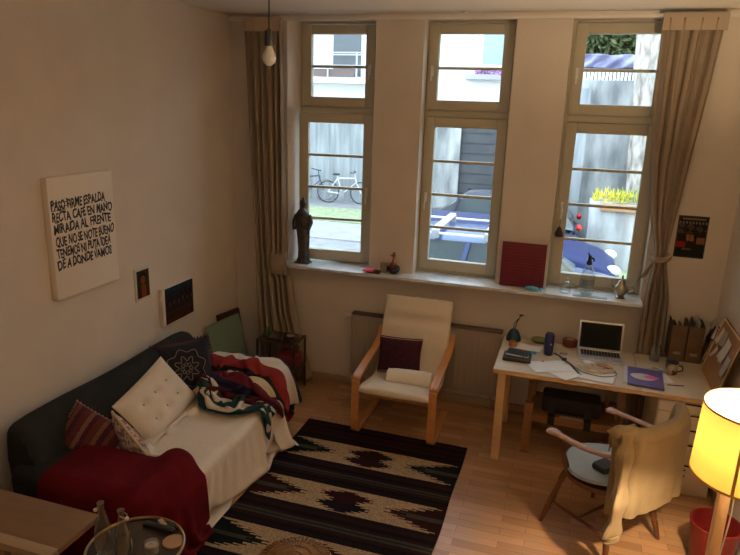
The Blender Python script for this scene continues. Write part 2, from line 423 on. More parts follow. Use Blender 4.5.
for s in (-1, 1):
    b_ = MB(); b_.tube([(.70 + s * .058, -.02, SILL + .445), (.70 + s * .078, -.03, SILL + .38), (.70 + s * .068, -.055, SILL + .325), (.70 + s * .02, -.078, SILL + .345)], [.022, .024, .022, .012], 10)
    b_.sphere((.70 + s * .014, -.08, SILL + .35), .013)
    put('arm', b_, bronze, st)
put('base', MB().box((.63, -.075, SILL), (.77, .03, SILL + .012), .004), bronze, st)

pk = thing('notepad', 'small pink notepad on top of a dark wallet on the sill between two windows', 'notepad', (1.37, -.09, SILL))
put('wallet', MB().box((1.34, -.13, SILL + .001), (1.47, -.04, SILL + .014), .004), mat('black leather', (.02, .02, .025), .5), pk)
put('pink_cover', MB().box((1.315, -.135, SILL + .014), (1.41, -.06, SILL + .03), .003), mat('pink paper', (.85, .12, .25), .6), pk, label='pink cover')
b_ = MB(); b_.box((1.455, -.07, SILL), (1.515, -.03, SILL + .085), .004)
single('card_box', b_, mat('old card', (.28, .24, .17), .7, col2=(.18, .16, .12), scale=30), 'small olive cardboard box beside the hen figurine on the sill', 'box', (1.48, -.05, SILL))
hn = thing('figurine', 'dark red glazed hen figurine with a raised head on the sill', 'figurine', (1.575, -.06, SILL))
b_ = MB(); b_.lathe([(.018, 0), (.03, .008), (.052, .03), (.058, .055), (.05, .068), (.04, .062), (.0, .05)], (1.575, -.06, SILL), 24); put('bowl', b_, mat('dark glaze', (.03, .018, .018), .25), hn)
rgl = mat('red glaze', (.22, .045, .03), .3)
b_ = MB(); b_.sphere((1.568, -.06, SILL + .075), .034, (1, .8, .85)); b_.tube([(1.572, -.06, SILL + .09), (1.568, -.06, SILL + .12), (1.575, -.06, SILL + .15)], [.014, .008, .007]); put('body', b_, rgl, hn)
b_ = MB(); b_.sphere((1.57, -.06, SILL + .163), .018, (1.1, .8, .9)); b_.tube([(1.553, -.06, SILL + .163), (1.535, -.06, SILL + .158)], [.006, .001]); b_.sphere((1.575, -.06, SILL + .185), .01, (1.3, .4, .8)); put('head', b_, rgl, hn)

rc = thing('canvas', 'square deep red canvas standing on the sill between the middle and right windows', 'canvas', (2.67, -.02, SILL))
rm_ = mat('red paint', (.13, .006, .020), .6, col2=(.17, .012, .028), scale=18, bump=.6, bscale=26)
put('painted_face', MB().box((2.49, -.045, SILL + .004), (2.845, -.036, SILL + .375), .003), rm_, rc)
put('stretcher', MB().box((2.495, -.036, SILL + .004), (2.84, -.012, SILL + .37), .002), mat('canvas side', (.15, .01, .025), .8), rc)
b_ = MB()
for i in range(14): b_.tube([(2.505 + .001 * (i % 3), -.046, SILL + .03 + i * .0245), (2.67, -.047, SILL + .032 + i * .0245 + .003 * math.sin(i)), (2.83, -.046, SILL + .03 + i * .0245)], .0022, 5)
put('paint_ridge', b_, mat('red ridge', (.20, .014, .03), .5), rc)
b_ = MB(); b_.tube([(2.71, -.115, SILL + .022), (2.76, -.12, SILL + .026), (2.81, -.115, SILL + .022)], [.018, .024, .016], 10, flat=.8); b_.sphere((2.83, -.112, SILL + .02), .013)
single('pouch', b_, mat('light blue plastic', (.10, .42, .62), .4, col2=(.2, .55, .75), scale=40), 'small light blue plastic pouch lying on the sill front edge by the red canvas', 'pouch', (2.76, -.12, SILL))

clear = glass('clear glass', (.90, .94, .94), .10, .02)
jr = thing('jar', 'small round clear glass jar with knob lid on the right of the sill', 'jar', (3.02, -.06, SILL))
put('jar_body', MB().lathe([(.03, 0), (.042, .006), (.046, .035), (.036, .065), (.024, .08), (.022, .088)], (3.02, -.06, SILL + .001), 24), clear, jr)
put('lid', MB().lathe([(.026, .088), (.027, .095), (.01, .102), (.008, .11), (.014, .12), (.002, .13)], (3.02, -.06, SILL + .001), 20), clear, jr)
sp = thing('soda_siphon', 'tall clear glass soda siphon with black spout on the sill before the right window', 'siphon bottle', (3.18, -.02, SILL))
put('bottle_glass', MB().lathe([(.045, 0), (.052, .006), (.053, .15), (.05, .185), (.034, .215), (.02, .235), (.018, .25)], (3.18, -.02, SILL + .001), 28), glass('siphon glass', (.92, .96, .96), .14, .03), sp)
put('label_print', MB().lathe([(.0545, .055), (.0545, .13)], (3.18, -.02, SILL), 28, cap=False), glass('frosted print', (.72, .80, .80), .12, .4), sp)
b_ = MB(); b_.lathe([(.022, .245), (.024, .262), (.015, .28), (.015, .31), (.008, .322)], (3.18, -.02, SILL), 16); b_.tube([(3.18, -.02, SILL + .3), (3.205, -.045, SILL + .305), (3.212, -.052, SILL + .28)], [.009, .008, .006]); b_.tube([(3.18, -.02, SILL + .31), (3.165, -.005, SILL + .335)], .006)
put('siphon_head', b_, mat('black plastic', (.015, .015, .017), .35), sp)
dsh = single('tray', MB().box((3.08, -.125, SILL + .001), (3.34, -.075, SILL + .006), .002), mat('grey slate', (.30, .32, .34), .4), 'thin grey slate strip lying on the sill before the soda siphon', 'tray', (3.2, -.1, SILL))
brass = mat('worn silver', (.42, .36, .26), .28, metal=.9, col2=(.25, .21, .15), scale=14)
sv = thing('samovar', 'small tarnished silver teapot with side handle on the right end of the sill', 'teapot', (3.44, -.03, SILL))
put('pot_body', MB().lathe([(.034, 0), (.036, .006), (.022, .018), (.03, .03), (.05, .05), (.056, .075), (.046, .10), (.03, .115), (.027, .125)], (3.44, -.03, SILL + .001), 28), brass, sv)
put('lid', MB().lathe([(.031, .125), (.026, .138), (.01, .15), (.006, .158), (.009, .168), (.002, .19)], (3.44, -.03, SILL + .001), 20), brass, sv)
put('spout', MB().tube([(3.395, -.03, SILL + .075), (3.365, -.03, SILL + .095), (3.358, -.03, SILL + .14), (3.345, -.03, SILL + .15)], [.014, .01, .008, .009], 10), brass, sv)
put('handle', MB().tube([(3.485, -.03, SILL + .1), (3.525, -.03, SILL + .105), (3.535, -.03, SILL + .07), (3.49, -.03, SILL + .045)], .006, 8), brass, sv)
tz = thing('tassel', 'dark fabric tassel ornament hanging from the handle of the rightmost window', 'ornament', (2.925, .085, 1.6))
b_ = MB(); b_.tube([(2.921, .095, 1.71), (2.921, .09, 1.64)], .0025, 5); put('cord', b_, mat('dark cord', (.05, .03, .03), .8), tz)
put('bag', MB().lathe([(.006, .0), (.03, .005), (.034, .03), (.02, .065), (.008, .085)], (2.921, .085, 1.56), 16), mat('dark plum fabric', (.045, .02, .025), .8), tz)

# ------------------------------------------------------------------ pictures on the walls
cv = thing('canvas', 'large white canvas with black hand-painted Spanish lettering on the left wall', 'canvas', (0, -1.98, 1.7))
cvm = mat('white canvas', (.80, .73, .64), .8, bump=.1, bscale=300)
b_ = MB(); b_.box((.0003, -2.262, 1.335), (.045, -1.70, 2.085), .003); put('stretched_cloth', b_, cvm, cv)
ink = mat('black paint', (.012, .011, .012), .5)
LINES = ['PASO FIRME ESPALDA', 'RECTA CAFE EN MANO', 'MIRADA AL FRENTE', 'QUE NO SE NOTE BUENO', 'TENEMOS NI PUTA IDEA', 'DE A DONDE VAMOS']
wid = [.465, .525, .50, .515, .475, .475]; ind = [0, 0, .005, .012, .012, .012]
lm = MB()
for li, t in enumerate(LINES):
    cu = bpy.data.curves.new('t', 'FONT'); cu.body = t; cu.size = .1; cu.extrude = .001; cu.offset = .0026
    to = bpy.data.objects.new('t', cu); COL.objects.link(to)
    bpy.context.view_layer.update(); me = bpy.data.meshes.new_from_object(to.evaluated_get(bpy.context.evaluated_depsgraph_get()))
    bpy.data.objects.remove(to)
    xs = [v.co.x for v in me.vertices]; x0, x1 = min(xs), max(xs)
    z0 = 1.90 - li * .0715 - (.008 if li > 2 else 0); sc = wid[li] / (x1 - x0); hz = .86
    for v in me.vertices:
        x, y = (v.co.x - x0) * sc, v.co.y * hz * .95; cellx = x / .026
        j = .004 * math.sin(cellx * 1.7 + li * 2.1) + .003 * math.sin(cellx * 4.1 + li)
        lean = .10 * math.sin(cellx * .9 + li)
        v.co = Vector((.0455 + v.co.z, -2.248 + ind[li] + x + y * lean + .0012 * math.sin(y * 300 + x * 90), z0 - .012 + y + j + x * .015))
    lm.b.from_mesh(me)
lm.box((.0455, -2.245, 1.884), (.047, -2.13, 1.888)); lm.box((.0455, -2.19, 1.905), (.047, -2.02, 1.909), M=None); lm.box((.0455, -2.24, 1.93), (.047, -2.10, 1.934))
put('lettering', lm, ink, cv, smooth=False, label='black painted capital letters in six lines')

def picture(name, y0, y1, z0, z1, th, bord, cells, fn, label, cat, tilt=0, m_edge=None):
    t = thing(name, label, cat, (0, (y0 + y1) / 2, (z0 + z1) / 2))
    put('backing', MB().box((.0003, y0, z0), (th, y1, z1), .002), m_edge or cvm, t)
    b_ = MB(); n, m = cells; cl = b_.b.loops.layers.color.new('Col')
    Vv = [[b_.b.verts.new((th + .0012, y0 + bord[0] + (y1 - y0 - bord[0] - bord[1]) * i / n, z0 + bord[2] + (z1 - z0 - bord[2] - bord[3]) * j / m)) for j in range(m + 1)] for i in range(n + 1)]
    for i in range(n):
        for j in range(m):
            f = b_.b.faces.new((Vv[i][j], Vv[i + 1][j], Vv[i + 1][j + 1], Vv[i][j + 1])); c = fn((i + .5) / n, (j + .5) / m)
            for lp in f.loops: lp[cl] = (*c, 1)
    put('painting', b_, attr_mat('painted picture', .6, .1), t, smooth=False)
    return t
def portrait(u, v):
    r = random.random() * .03
    if ((u - .5) / .20) ** 2 + ((v - .66) / .14) ** 2 < 1:
        if abs(v - .69) < .015 and abs(abs(u - .5) - .09) < .045: return (.08, .04, .03)
        if abs(v - .60) < .012 and abs(u - .5) < .07: return (.30, .06, .05)
        return (.48 + r, .25 + r, .14)
    if ((u - .5) / .30) ** 2 + ((v - .72) / .20) ** 2 < 1: return (.05 + r, .03, .02)
    if abs(u - .5) < .10 and .45 < v < .56: return (.42, .22, .12)
    if ((u - .5) / .42) ** 2 + ((v - .15) / .33) ** 2 < 1: return (.44 + r, .20 + r, .09) if abs(u - .52) < .2 else (.24 + r, .08, .05)
    return (.14 + r, .15 + r, .11)
picture('portrait_print', -1.495, -1.325, 1.09, 1.34, .008, (.02, .008, .02, .02), (30, 44), portrait, 'small pale framed portrait print on the left wall above the sofa', 'picture', m_edge=mat('ivory card', (.62, .56, .45), .7))
def land(u, v):
    n = math.sin(u * 17 + v * 5) * .5 + math.sin(u * 7 - v * 13) * .5; r = random.random() * .04; k = math.sin(u * 41 + 2 * math.sin(v * 9))
    if v > .86 + .03 * n: return (.06 + r, .17 + r, .22 + r)
    if v > .74 + .05 * n: return (.10 + r, .12 + r, .15 + r)
    if v > .60 + .04 * n: return (.22 + r, .06 + r, .05) if k > .2 else (.05 + r, .06 + r, .12 + r)
    if v > .48 + .03 * n: return (.07 + r, .07 + r, .16 + r) if k > -.4 else (.28 + r, .22 + r, .19)
    if v > .34 + .03 * n: return (.10 + r, .05 + r, .09 + r) if k < .3 else (.22 + r, .12, .08)
    if v > .26: return (.16 + r, .15 + r, .17)
    return (.24 + r, .08 + r, .04) if n > -.35 else (.09, .10 + r, .05)
picture('painting', -1.215, -.80, .81, 1.115, .035, (.025, .004, .006, .004), (60, 44), land, 'small blue and red village painting on thick canvas, rightmost picture on the left wall', 'painting')
pf = thing('poster', 'dark vintage photo poster pinned to the window wall right of the curtain', 'poster', (3.88, 0, 1.67))
put('sheet', MB().box((3.775, -.006, 1.505), (3.985, -.0003, 1.825)), mat('poster black', (.012, .01, .011), .45), pf)
b_ = MB(); cl = b_.b.loops.layers.color.new('Col'); n, m = 34, 48; Vv = [[b_.b.verts.new((3.785 + .19 * i / n, -.0075, 1.515 + .3 * j / m)) for j in range(m + 1)] for i in range(n + 1)]
for i in range(n):
    for j in range(m):
        f = b_.b.faces.new((Vv[i][j], Vv[i + 1][j], Vv[i + 1][j + 1], Vv[i][j + 1])); u, v = i / n, j / m; r = random.random()
        c = (.02, .016, .018)
        if .92 < v < .97 and .06 < u < .93: c = (.30, .26, .22)
        elif .83 < v < .89 and int(u * 17) % 2 == 0: c = (.28, .25, .22)
        elif .58 < v < .82: c = (.12 + .1 * r, .10 + .07 * r, .09 + .06 * r) if math.sin(u * 19) + math.sin(v * 33 + u * 5) > .1 else (.03, .025, .025)
        elif .38 < v < .56 and abs((u - .45) * 3 + (v - .47)) < .42: c = (.35, .22, .17) if r > .3 else (.2, .12, .1)
        elif .33 < v < .5 and u > .7: c = (.30, .2, .16)
        elif .22 < v < .36 and u < .3: c = (.30 + .1 * r, .04, .03)
        elif .15 < v < .2 and .2 < u < .55: c = (.22, .20, .18)
        elif v < .2: c = (.02, .035, .04)
        for lp in f.loops: lp[cl] = (*[q * 1.6 for q in c], 1)
put('print', b_, attr_mat('poster print', .45, 0), pf, smooth=False)

# ------------------------------------------------------------------ rug
rg = thing('rug', 'striped woven wool rug with stepped diamonds lying on the parquet before the armchair', 'rug', (1.77, -1.8, 0))
CR = (.62, .53, .42); DK = (.085, .040, .042); PU = (.14, .05, .07); BK = (.028, .018, .024); GR = (.035, .065, .05); MA = (.15, .022, .03); GY = (.22, .22, .19); NV = (.035, .04, .08); BR = (.12, .05, .035)
RX0, RX1, RY1, RY0 = 1.10, 2.43, -.80, -2.78
def rugcol(x, y):
    t = (RY1 - y); s = (x - RX0) / (RX1 - RX0); p = t % .553; k = int(t / .553)
    if p < .28:                       # dark band with thin stripes
        q = p / .28
        if q < .10: return DK if k else BK
        if q < .24: return PU
        if q < .36: return BK
        if q < .45: return PU
        if q < .50: return GY if k else PU
        if q < .58: return (.10, .12, .11) if k else DK
        if q < .62: return GY if k else DK
        if q < .74: return PU
        if q < .86: return BK
        return DK
    q = (p - .28) / .273              # cream band with stepped figures
    e = abs(q - .5) * 2; step = math.floor(e * 7) / 7
    tri = .28 * (1 - step) + .03 * (1 if int(e * 14) % 2 else 0)
    side = min(s, 1 - s)
    if side < tri - .02 and e < .96:
        c = (GR if k % 2 == 0 else MA)
        if e < .14 and side < tri - .10: return GY
        return c
    for (cx, cq, w_, col) in ((.50, .33, .12, MA if k % 2 else BR), (.50, .70, .12, NV if k % 2 else PU)):
        e2 = abs(q - cq) / .24
        if e2 < 1:
            st_ = math.floor(e2 * 4) / 4
            if abs(s - cx) < w_ * (1 - st_) + (.02 if int(e2 * 8) % 2 else 0): return col
    return CR
b_ = MB(); cl = b_.b.loops.layers.color.new('Col'); nx, ny = 150, 230
Vv = [[b_.b.verts.new((RX0 + (RX1 - RX0) * i / nx + .004 * math.sin(j * .07), RY0 + (RY1 - RY0) * j / ny, .008 + .0015 * math.sin(i * .11) * math.sin(j * .09))) for j in range(ny + 1)] for i in range(nx + 1)]
for i in range(nx):
    for j in range(ny):
        f = b_.b.faces.new((Vv[i][j], Vv[i + 1][j], Vv[i + 1][j + 1], Vv[i][j + 1]))
        c = rugcol(RX0 + (RX1 - RX0) * (i + .5) / nx, RY0 + (RY1 - RY0) * (j + .5) / ny)
        rv = random.uniform(.86, 1.1); c = [q * rv for q in c]
        for lp in f.loops: lp[cl] = (*c, 1)
put('weave', b_, attr_mat('wool weave'), rg, solid=.008)
for y, d in ((RY1, 1), (RY0, -1)):
    b_ = MB()
    for i in range(90):
        x = RX0 + .01 + (RX1 - RX0 - .02) * i / 89; b_.tube([(x, y, .008), (x + random.uniform(-.01, .01), y + d * .022, .005)], .0022, 4)
    put('fringe', b_, mat('fringe yarn', (.16, .12, .09), .9), rg)

# ------------------------------------------------------------------ sofa
sf = thing('sofa', 'long low sofa with charcoal back and white cotton cover along the left wall', 'sofa', (.6, -1.95, 0))
char = mat('charcoal cloth', (.016, .018, .018), .9, col2=(.026, .028, .027), scale=6, bump=.3, bscale=90, spec=.2)
cot = mat('white cotton', (.70, .62, .52), .9, col2=(.76, .68, .58), scale=4, bump=.35, bscale=45, spec=.15)
woodd = wood('dark stained wood', (.10, .05, .03), (.16, .08, .04))
b_ = MB(); b_.box((.10, -2.80, .10), (1.0, -1.06, .30), .02); put('base', b_, char, sf)
for x in (.16, .94):
    for y in (-2.72, -1.14): put('leg', MB().lathe([(.02, 0), (.028, .1)], (x, y, 0), 12), woodd, sf)
b_ = MB(); b_.box((.12, -2.62, .30), (1.04, -1.16, .395), .04, seg=3); put('seat', b_, cot, sf)
b_ = MB(); N = 26; rings = []
for i in range(N + 1):
    y = -2.79 + 1.75 * i / N; w1 = .012 * math.sin(y * 9); sag = .015 * math.sin((y + 2.8) * 5.1); e = min(1, min(i, N - i) / 1.6); e = .75 + .25 * e
    zt = .755 * (.93 + .07 * e) + sag * .5
    rings.append([V(.04, y, .28), V(.04, y, .66 * e), V(.055, y, zt - .03), V(.10, y, zt), V(.17, y, zt - .008), V(.21 + w1, y, zt - .05), V(.28 + w1, y, .54), V(.34, y, .38), V(.34, y, .28)])
b_.loft(rings); put('backrest', b_, char, sf, subsurf=1)
for nm, y0, y1 in (('arm', -2.86, -2.46), ('arm', -1.24, -1.04)):
    b_ = MB(); b_.box((.14, y0, .12), (1.02, y1, .565 if y0 > -2 else .53), .07, seg=4); put(nm, b_, char, sf)
# cotton cover: settles over seat and front edge
n, m = 70, 46
gx = np.linspace(.30, 1.365, m); gy = np.linspace(-2.56, -1.03, n)
P = np.zeros((n, m, 3)); P[..., 0] = gx[None, :]; P[..., 1] = gy[:, None]; P[..., 2] = .47 + .012 * RNG.rand(n, m)
P[..., 2] += .02 * np.sin(gy * 23)[:, None]
P[..., 2] = np.maximum(P[..., 2], np.where(P[..., 1] > -1.32, .62, 0)); 
rest = P.copy(); rest[..., 2] = .47; rest[..., 1] = gy[:, None] * 1.0
seatS = [sd_box((.58, -1.89, .24), (.46, .76, .155), .04), sd_box((.60, -1.14, .34), (.46, .10, .225), .06), sd_box((.6, -2.66, .34), (.46, .2, .225), .07), sd_box((.17, -1.9, .4), (.16, .9, .3), .04)]
P = settle(P, seatS, rest=rest, steps=260, iters=8, fric=.5, margin=.008)
put('cotton_cover', MB().grid(P), cot, sf, solid=.004, subsurf=1, label='white cotton cover hanging to the floor')

# dark red throw over the near arm
red = mat('burgundy fleece', (.085, .005, .009), .95, col2=(.125, .008, .013), scale=5, bump=.3, bscale=50, spec=.08)
n, m = 66, 60
gx = np.linspace(.18, 1.41, n); gy = np.linspace(-3.22, -2.20, m)
P = np.zeros((n, m, 3)); P[..., 0] = gx[:, None]; P[..., 1] = gy[None, :]; P[..., 2] = .86 + .015 * np.sin(P[..., 0] * 14 + P[..., 1] * 7) + .01 * RNG.rand(n, m)
rest = P.copy(); rest[..., 0] *= 1.0; rest[..., 2] = 0; rest[..., 1] *= 1.10
throwS = [sd_box((.58, -2.66, .32), (.45, .21, .225), .08), sd_box((.57, -1.9, .24), (.51, .80, .18), .04), sd_box((.17, -1.9, .4), (.17, .93, .33), .05), sd_box((.94, -2.44, .44), (.10, .12, .12), .1)]
P = settle(P, throwS, rest=rest, steps=300, iters=8, fric=.55, margin=.012)
o = put('throw', MB().grid(P), red, None, solid=.008, subsurf=1); tag(o, 'deep red fleece throw draped over the near arm of the sofa', 'throw blanket')

# striped serape blanket heaped at the far end
SR = [(.05, (.01, .04, .04)), (.11, (.55, .45, .35)), (.2, (.012, .045, .045)), (.24, (.65, .6, .55)), (.34, (.07, .012, .02)), (.40, (.015, .015, .05)), (.47, (.11, .012, .022)), (.515, (.55, .45, .30)), (.56, (.012, .014, .02)), (.64, (.24, .025, .025)), (.70, (.62, .56, .5)), (.76, (.015, .015, .04)), (.86, (.012, .035, .035)), (.90, (.6, .5, .4)), (.94, (.13, .015, .02)), (1, (.26, .03, .03))]
ser = stripes('serape stripes', SR, 'Y', warp=0)
n, m = 64, 84
u = np.linspace(0, 1, n)[:, None]; v = np.linspace(0, 1, m)[None, :]
P = np.zeros((n, m, 3))
P[..., 0] = .42 + .66 * u + .07 * np.sin(v * 11 + u * 2); P[..., 1] = -1.62 + .68 * v + .07 * np.sin(u * 8 + 1) * (1 - v)
P[..., 2] = .70 + .13 * np.sin(v * 2 * PI * 3.4 + u * 4) + .08 * np.sin(u * 2 * PI * 2.3 + v * 5) + .015 * RNG.rand(n, m)
rest = np.zeros((n, m, 3)); rest[..., 0] = u * 1.15; rest[..., 1] = v * 1.55
blS = [sd_box((.58, -1.9, .25), (.48, .80, .175), .04), sd_box((.58, -1.14, .34), (.46, .12, .25), .06), sd_box((.17, -1.9, .4), (.17, .93, .33), .05), sd_cap((.55, -1.40, .47), (.92, -1.32, .47), .085), sd_cap((.60, -1.55, .44), (.68, -1.30, .52), .05), sd_cap((.80, -1.22, .60), (.95, -1.10, .58), .05)]
P = settle(P, blS, rest=rest, steps=150, iters=8, fric=.95, margin=.014, bend=.35)
o = put('blanket', MB().grid(P), ser, None, solid=.012, subsurf=1); tag(o, 'multicoloured striped woven blanket heaped over the far arm of the sofa', 'blanket')

# cushions
def cushion_mesh(W, D, T, n=26, pinch=.07, tuft=None):
    b_ = MB()
    for sgn in (1, -1):
        P = np.zeros((n + 1, n + 1, 3))
        for i in range(n + 1):
            for j in range(n + 1):
                a, c = -1 + 2 * i / n, -1 + 2 * j / n
                h = (max(0, (1 - a ** 4)) * max(0, (1 - c ** 4))) ** .5 * (1 - .35 * (a * a + c * c) / 2)
                if tuft:
                    for (ta, tc_) in tuft: h -= .42 * math.exp(-(((a - ta) / .13) ** 2 + ((c - tc_) / .16) ** 2)) * h
                P[i, j] = (W / 2 * a * (1 - pinch * (1 - c * c)), D / 2 * c * (1 - pinch * (1 - a * a)), sgn * T / 2 * h)
        b_.grid(P)
    bmesh.ops.remove_doubles(b_.b, verts=b_.b.verts, dist=.0004)
    return b_
def edge_pts(W, D, pinch=.07, n=14):
    out = []
    for k in range(4):
        for i in range(n):
            s = -1 + 2 * i / n
            a, c = [(s, -1), (1, s), (-s, 1), (-1, -s)][k]
            out.append(V(W / 2 * a * (1 - pinch * (1 - c * c)), D / 2 * c * (1 - pinch * (1 - a * a)), 0))
    return out
def frame3(c, ux, uz):
    """matrix: local X = width direction, local Z = face normal"""
    uz = Vector(uz).normalized(); ux = Vector(ux); ux = (ux - uz * ux.dot(uz)).normalized(); uy = uz.cross(ux)
    M = Matrix((ux, uy, uz)).transposed().to_4x4(); M.translation = c; return M
def place(t, M):
    t.location = M.to_translation(); t.rotation_euler = M.to_euler()
# white tufted
t = thing('cushion', 'large white tufted cushion leaning on the sofa back in the middle', 'cushion')
place(t, frame3((.395, -1.83, .52), (-.13, 1, .14), (.78, 0, .62)))
tf = [(a, c) for a in (-.5, 0, .5) for c in (-.33, .33)]
put('cover', cushion_mesh(.64, .40, .13, 32, .04, tf), mat('ivory cushion cloth', (.74, .65, .53), .9, bump=.3, bscale=70, spec=.15), t, world=False)
b_ = MB()
for a, c in tf: b_.sphere((a * .31, c * .19, .041), .009, (1, 1, .5))
put('button', b_, mat('cushion button', (.45, .38, .30), .7), t, world=False)['kind'] = 'stuff'
put('piping', MB().tube(edge_pts(.64, .40, .04), .004, 6, closed=True), mat('ivory piping', (.62, .54, .43), .8), t, world=False)
# dark embroidered
t = thing('cushion', 'black embroidered cushion with gold swirls, in the far corner of the sofa', 'cushion')
place(t, frame3((.335, -1.40, .58), (.66, .74, .06), (.68, -.64, .40)))
W = D = .42
blk = mat('black velvet', (.012, .011, .018), .9, col2=(.02, .018, .035), scale=30, sheen=.2, spec=.2)
put('cover', cushion_mesh(W, D, .12, 28, .05), blk, t, world=False)
b_ = MB()
def surf(a, c, T=.12):
    h = (max(0, (1 - a ** 4)) * max(0, (1 - c ** 4))) ** .5 * (1 - .35 * (a * a + c * c) / 2)
    return V(W / 2 * a * (1 - .05 * (1 - c * c)), D / 2 * c * (1 - .05 * (1 - a * a)), T / 2 * h + .0015)
for R_, wv in ((.72, .07), (.40, .10)):
    b_.tube([surf((R_ + wv * math.sin(8 * a)) * math.cos(a) * .95, (R_ + wv * math.sin(8 * a)) * math.sin(a) * .95) for a in [2 * PI * i / 120 for i in range(120)]], .0026, 5, closed=True)
for k in range(8):
    a0 = 2 * PI * k / 8; b_.tube([surf(.16 * math.cos(a0) + .06 * math.cos(a), .16 * math.sin(a0) + .06 * math.sin(a)) for a in [2 * PI * i / 12 for i in range(12)]], .002, 5, closed=True)
put('embroidery', b_, mat('gold thread', (.30, .25, .16), .6), t, world=False, label='pale gold wavy embroidery')
b_ = MB(); ep = edge_pts(W, D, .05, 16)
for k, p in enumerate(ep):
    d = p.normalized(); b_.tube([p * .985, p + d * .02 + V(0, 0, random.uniform(-.006, .006))], .0045, 5)
b_.tube(ep, .005, 6, closed=True)
put('fringe', b_, mat('maroon fringe', (.10, .018, .025), .9), t, world=False)
# floral
t = thing('cushion', 'small floral cushion with cream backing, standing against the white tufted cushion', 'cushion')
place(t, frame3((.475, -2.135, .555), (.74, -.38, -.52), (.60, .75, .30)))
place(t, frame3((.595, -2.365, .50), (.80, -.30, -.50), (.40, .78, .28)))
fm = mat('floral print', (.5, .38, .30), .9, spec=.1); nt2 = fm.node_tree; tc2 = nt2.nodes['Texture Coordinate']
vo = nt2.nodes.new('ShaderNodeTexVoronoi'); vo.inputs['Scale'].default_value = 62; rr = nt2.nodes.new('ShaderNodeValToRGB'); rr.color_ramp.interpolation = 'CONSTANT'
es = rr.color_ramp.elements; es[0].color = (.50, .38, .28, 1); es[1].position = .3; es[1].color = (.16, .17, .22, 1)
for p, c in ((.48, (.55, .44, .34)), (.62, (.34, .14, .12)), (.74, (.42, .32, .28)), (.88, (.14, .19, .26))): e = es.new(p); e.color = (*c, 1)
nt2.links.new(tc2.outputs['Object'], vo.inputs['Vector']); nt2.links.new(vo.outputs['Color'], rr.inputs[0]); nt2.links.new(rr.outputs[0], nt2.nodes['Principled BSDF'].inputs['Base Color'])
me = cushion_mesh(.38, .33, .11, 24, .05).mesh('cover')
put('cover', me, fm, t, world=False)
put('piping', MB().tube(edge_pts(.38, .33, .05), .008, 8, closed=True), mat('cream piping', (.60, .47, .33), .8), t, world=False)
# striped
t = thing('cushion', 'maroon and tan striped cushion with tiny tassels, nearest to the red throw', 'cushion')
place(t, frame3((.40, -2.345, .60), (.78, -.20, -.50), (.45, -.72, .42)))
place(t, frame3((.375, -2.465, .575), (.95, 0, -.33), (.28, -.80, .52)))
sm = stripes('ikat stripes', [(.08, (.09, .02, .03)), (.16, (.16, .06, .045)), (.24, (.07, .015, .04)), (.36, (.12, .03, .035)), (.44, (.22, .12, .075)), (.52, (.08, .015, .04)), (.64, (.13, .035, .035)), (.72, (.20, .10, .065)), (.82, (.07, .015, .035)), (.9, (.14, .05, .04)), (1, (.08, .02, .03))], 'X', warp=.05, jag=20)
put('cover', cushion_mesh(.37, .28, .11, 24, .05), sm, t, world=False)
b_ = MB(); ep = edge_pts(.37, .28, .05, 14); b_.tube(ep, .0035, 5, closed=True)
for p in ep: b_.sphere(p * 1.02, .0065, u=8, v=6)
put('tassel_trim', b_, mat('tassel trim', (.34, .24, .20), .9), t, world=False)

# ------------------------------------------------------------------ far corner: board, frame, little rack
gm = mat('sage green lacquer', (.24, .35, .28), .45)
bd = MB(); 
def lean(y0, y1, z1, xb, xt, th):
    return [[V(xb, y0, .0), V(xb + th, y0, .0), V(xt + th, y0, z1), V(xt, y0, z1)], [V(xb, y1, 0), V(xb + th, y1, 0), V(xt + th, y1, z1 - .04), V(xt, y1, z1 - .04)]]
bd.loft(lean(-.66, -.10, .625, .17, .045, .022)); single('board', bd, gm, 'sage green tabletop board leaning on the left wall beyond the sofa', 'board', (.1, -.4, 0), smooth=False)
bd = MB(); bd.loft(lean(-.42, -.03, .655, .10, .012, .02)); single('frame_panel', bd, mat('dark brown frame', (.05, .018, .012), .5), 'dark brown framed panel leaning behind the sage green board', 'panel', (.05, -.2, 0), smooth=False)
rk = thing('side_rack', 'low metal rack with glass top in the corner behind the sofa', 'side table', (.62, -.3, 0))
rkm = mat('brown metal', (.11, .075, .045), .4, metal=.5)
for x in (.44, .80):
    for y in (-.44, -.2): put('leg', MB().box((x - .009, y - .009, 0), (x + .009, y + .009, .50), .002), rkm, rk)
for z in (.49, .22):
    b_ = MB()
    for y in (-.44, -.2): b_.box((.44, y - .008, z - .008), (.80, y + .008, z + .008))
    for x in (.44, .80): b_.box((x - .008, -.44, z - .008), (x + .008, -.2, z + .008))
    put('shelf_frame', b_, rkm, rk)
put('glass_top', MB().box((.45, -.43, .496), (.79, -.21, .502)), glass('smoked glass', (.55, .52, .46), .12), rk)
put('lower_shelf', MB().box((.45, -.43, .224), (.79, -.21, .23)), rkm, rk)
b_ = MB(); b_.lathe([(.02, 0), (.022, .05), (.01, .075), (.01, .09)], (.50, -.34, .503), 14); single('bottle', b_, mat('green bottle', (.02, .12, .05), .3), 'tiny green bottle standing on the low rack behind the blanket', 'bottle', (.50, -.34, .503))
b_ = MB(); b_.lathe([(.018, 0), (.035, .012), (.038, .016)], (.70, -.3, .503), 18); single('ashtray', b_, mat('pale ceramic', (.45, .42, .36), .4), 'small pale dish on the glass top of the low rack', 'dish', (.70, -.3, .503))
b_ = MB(); b_.box((.60, -.42, .231), (.79, -.24, .36), .01); single('storage_box', b_, mat('wine red box', (.20, .02, .03), .6), 'wine red box on the lower shelf of the rack behind the blanket', 'box', (.7, -.33, .231))
b_ = MB(); b_.box((.46, -.36, .503), (.60, -.26, .515), .002); b_.box((.53, -.40, .503), (.64, -.37, .52), .002)
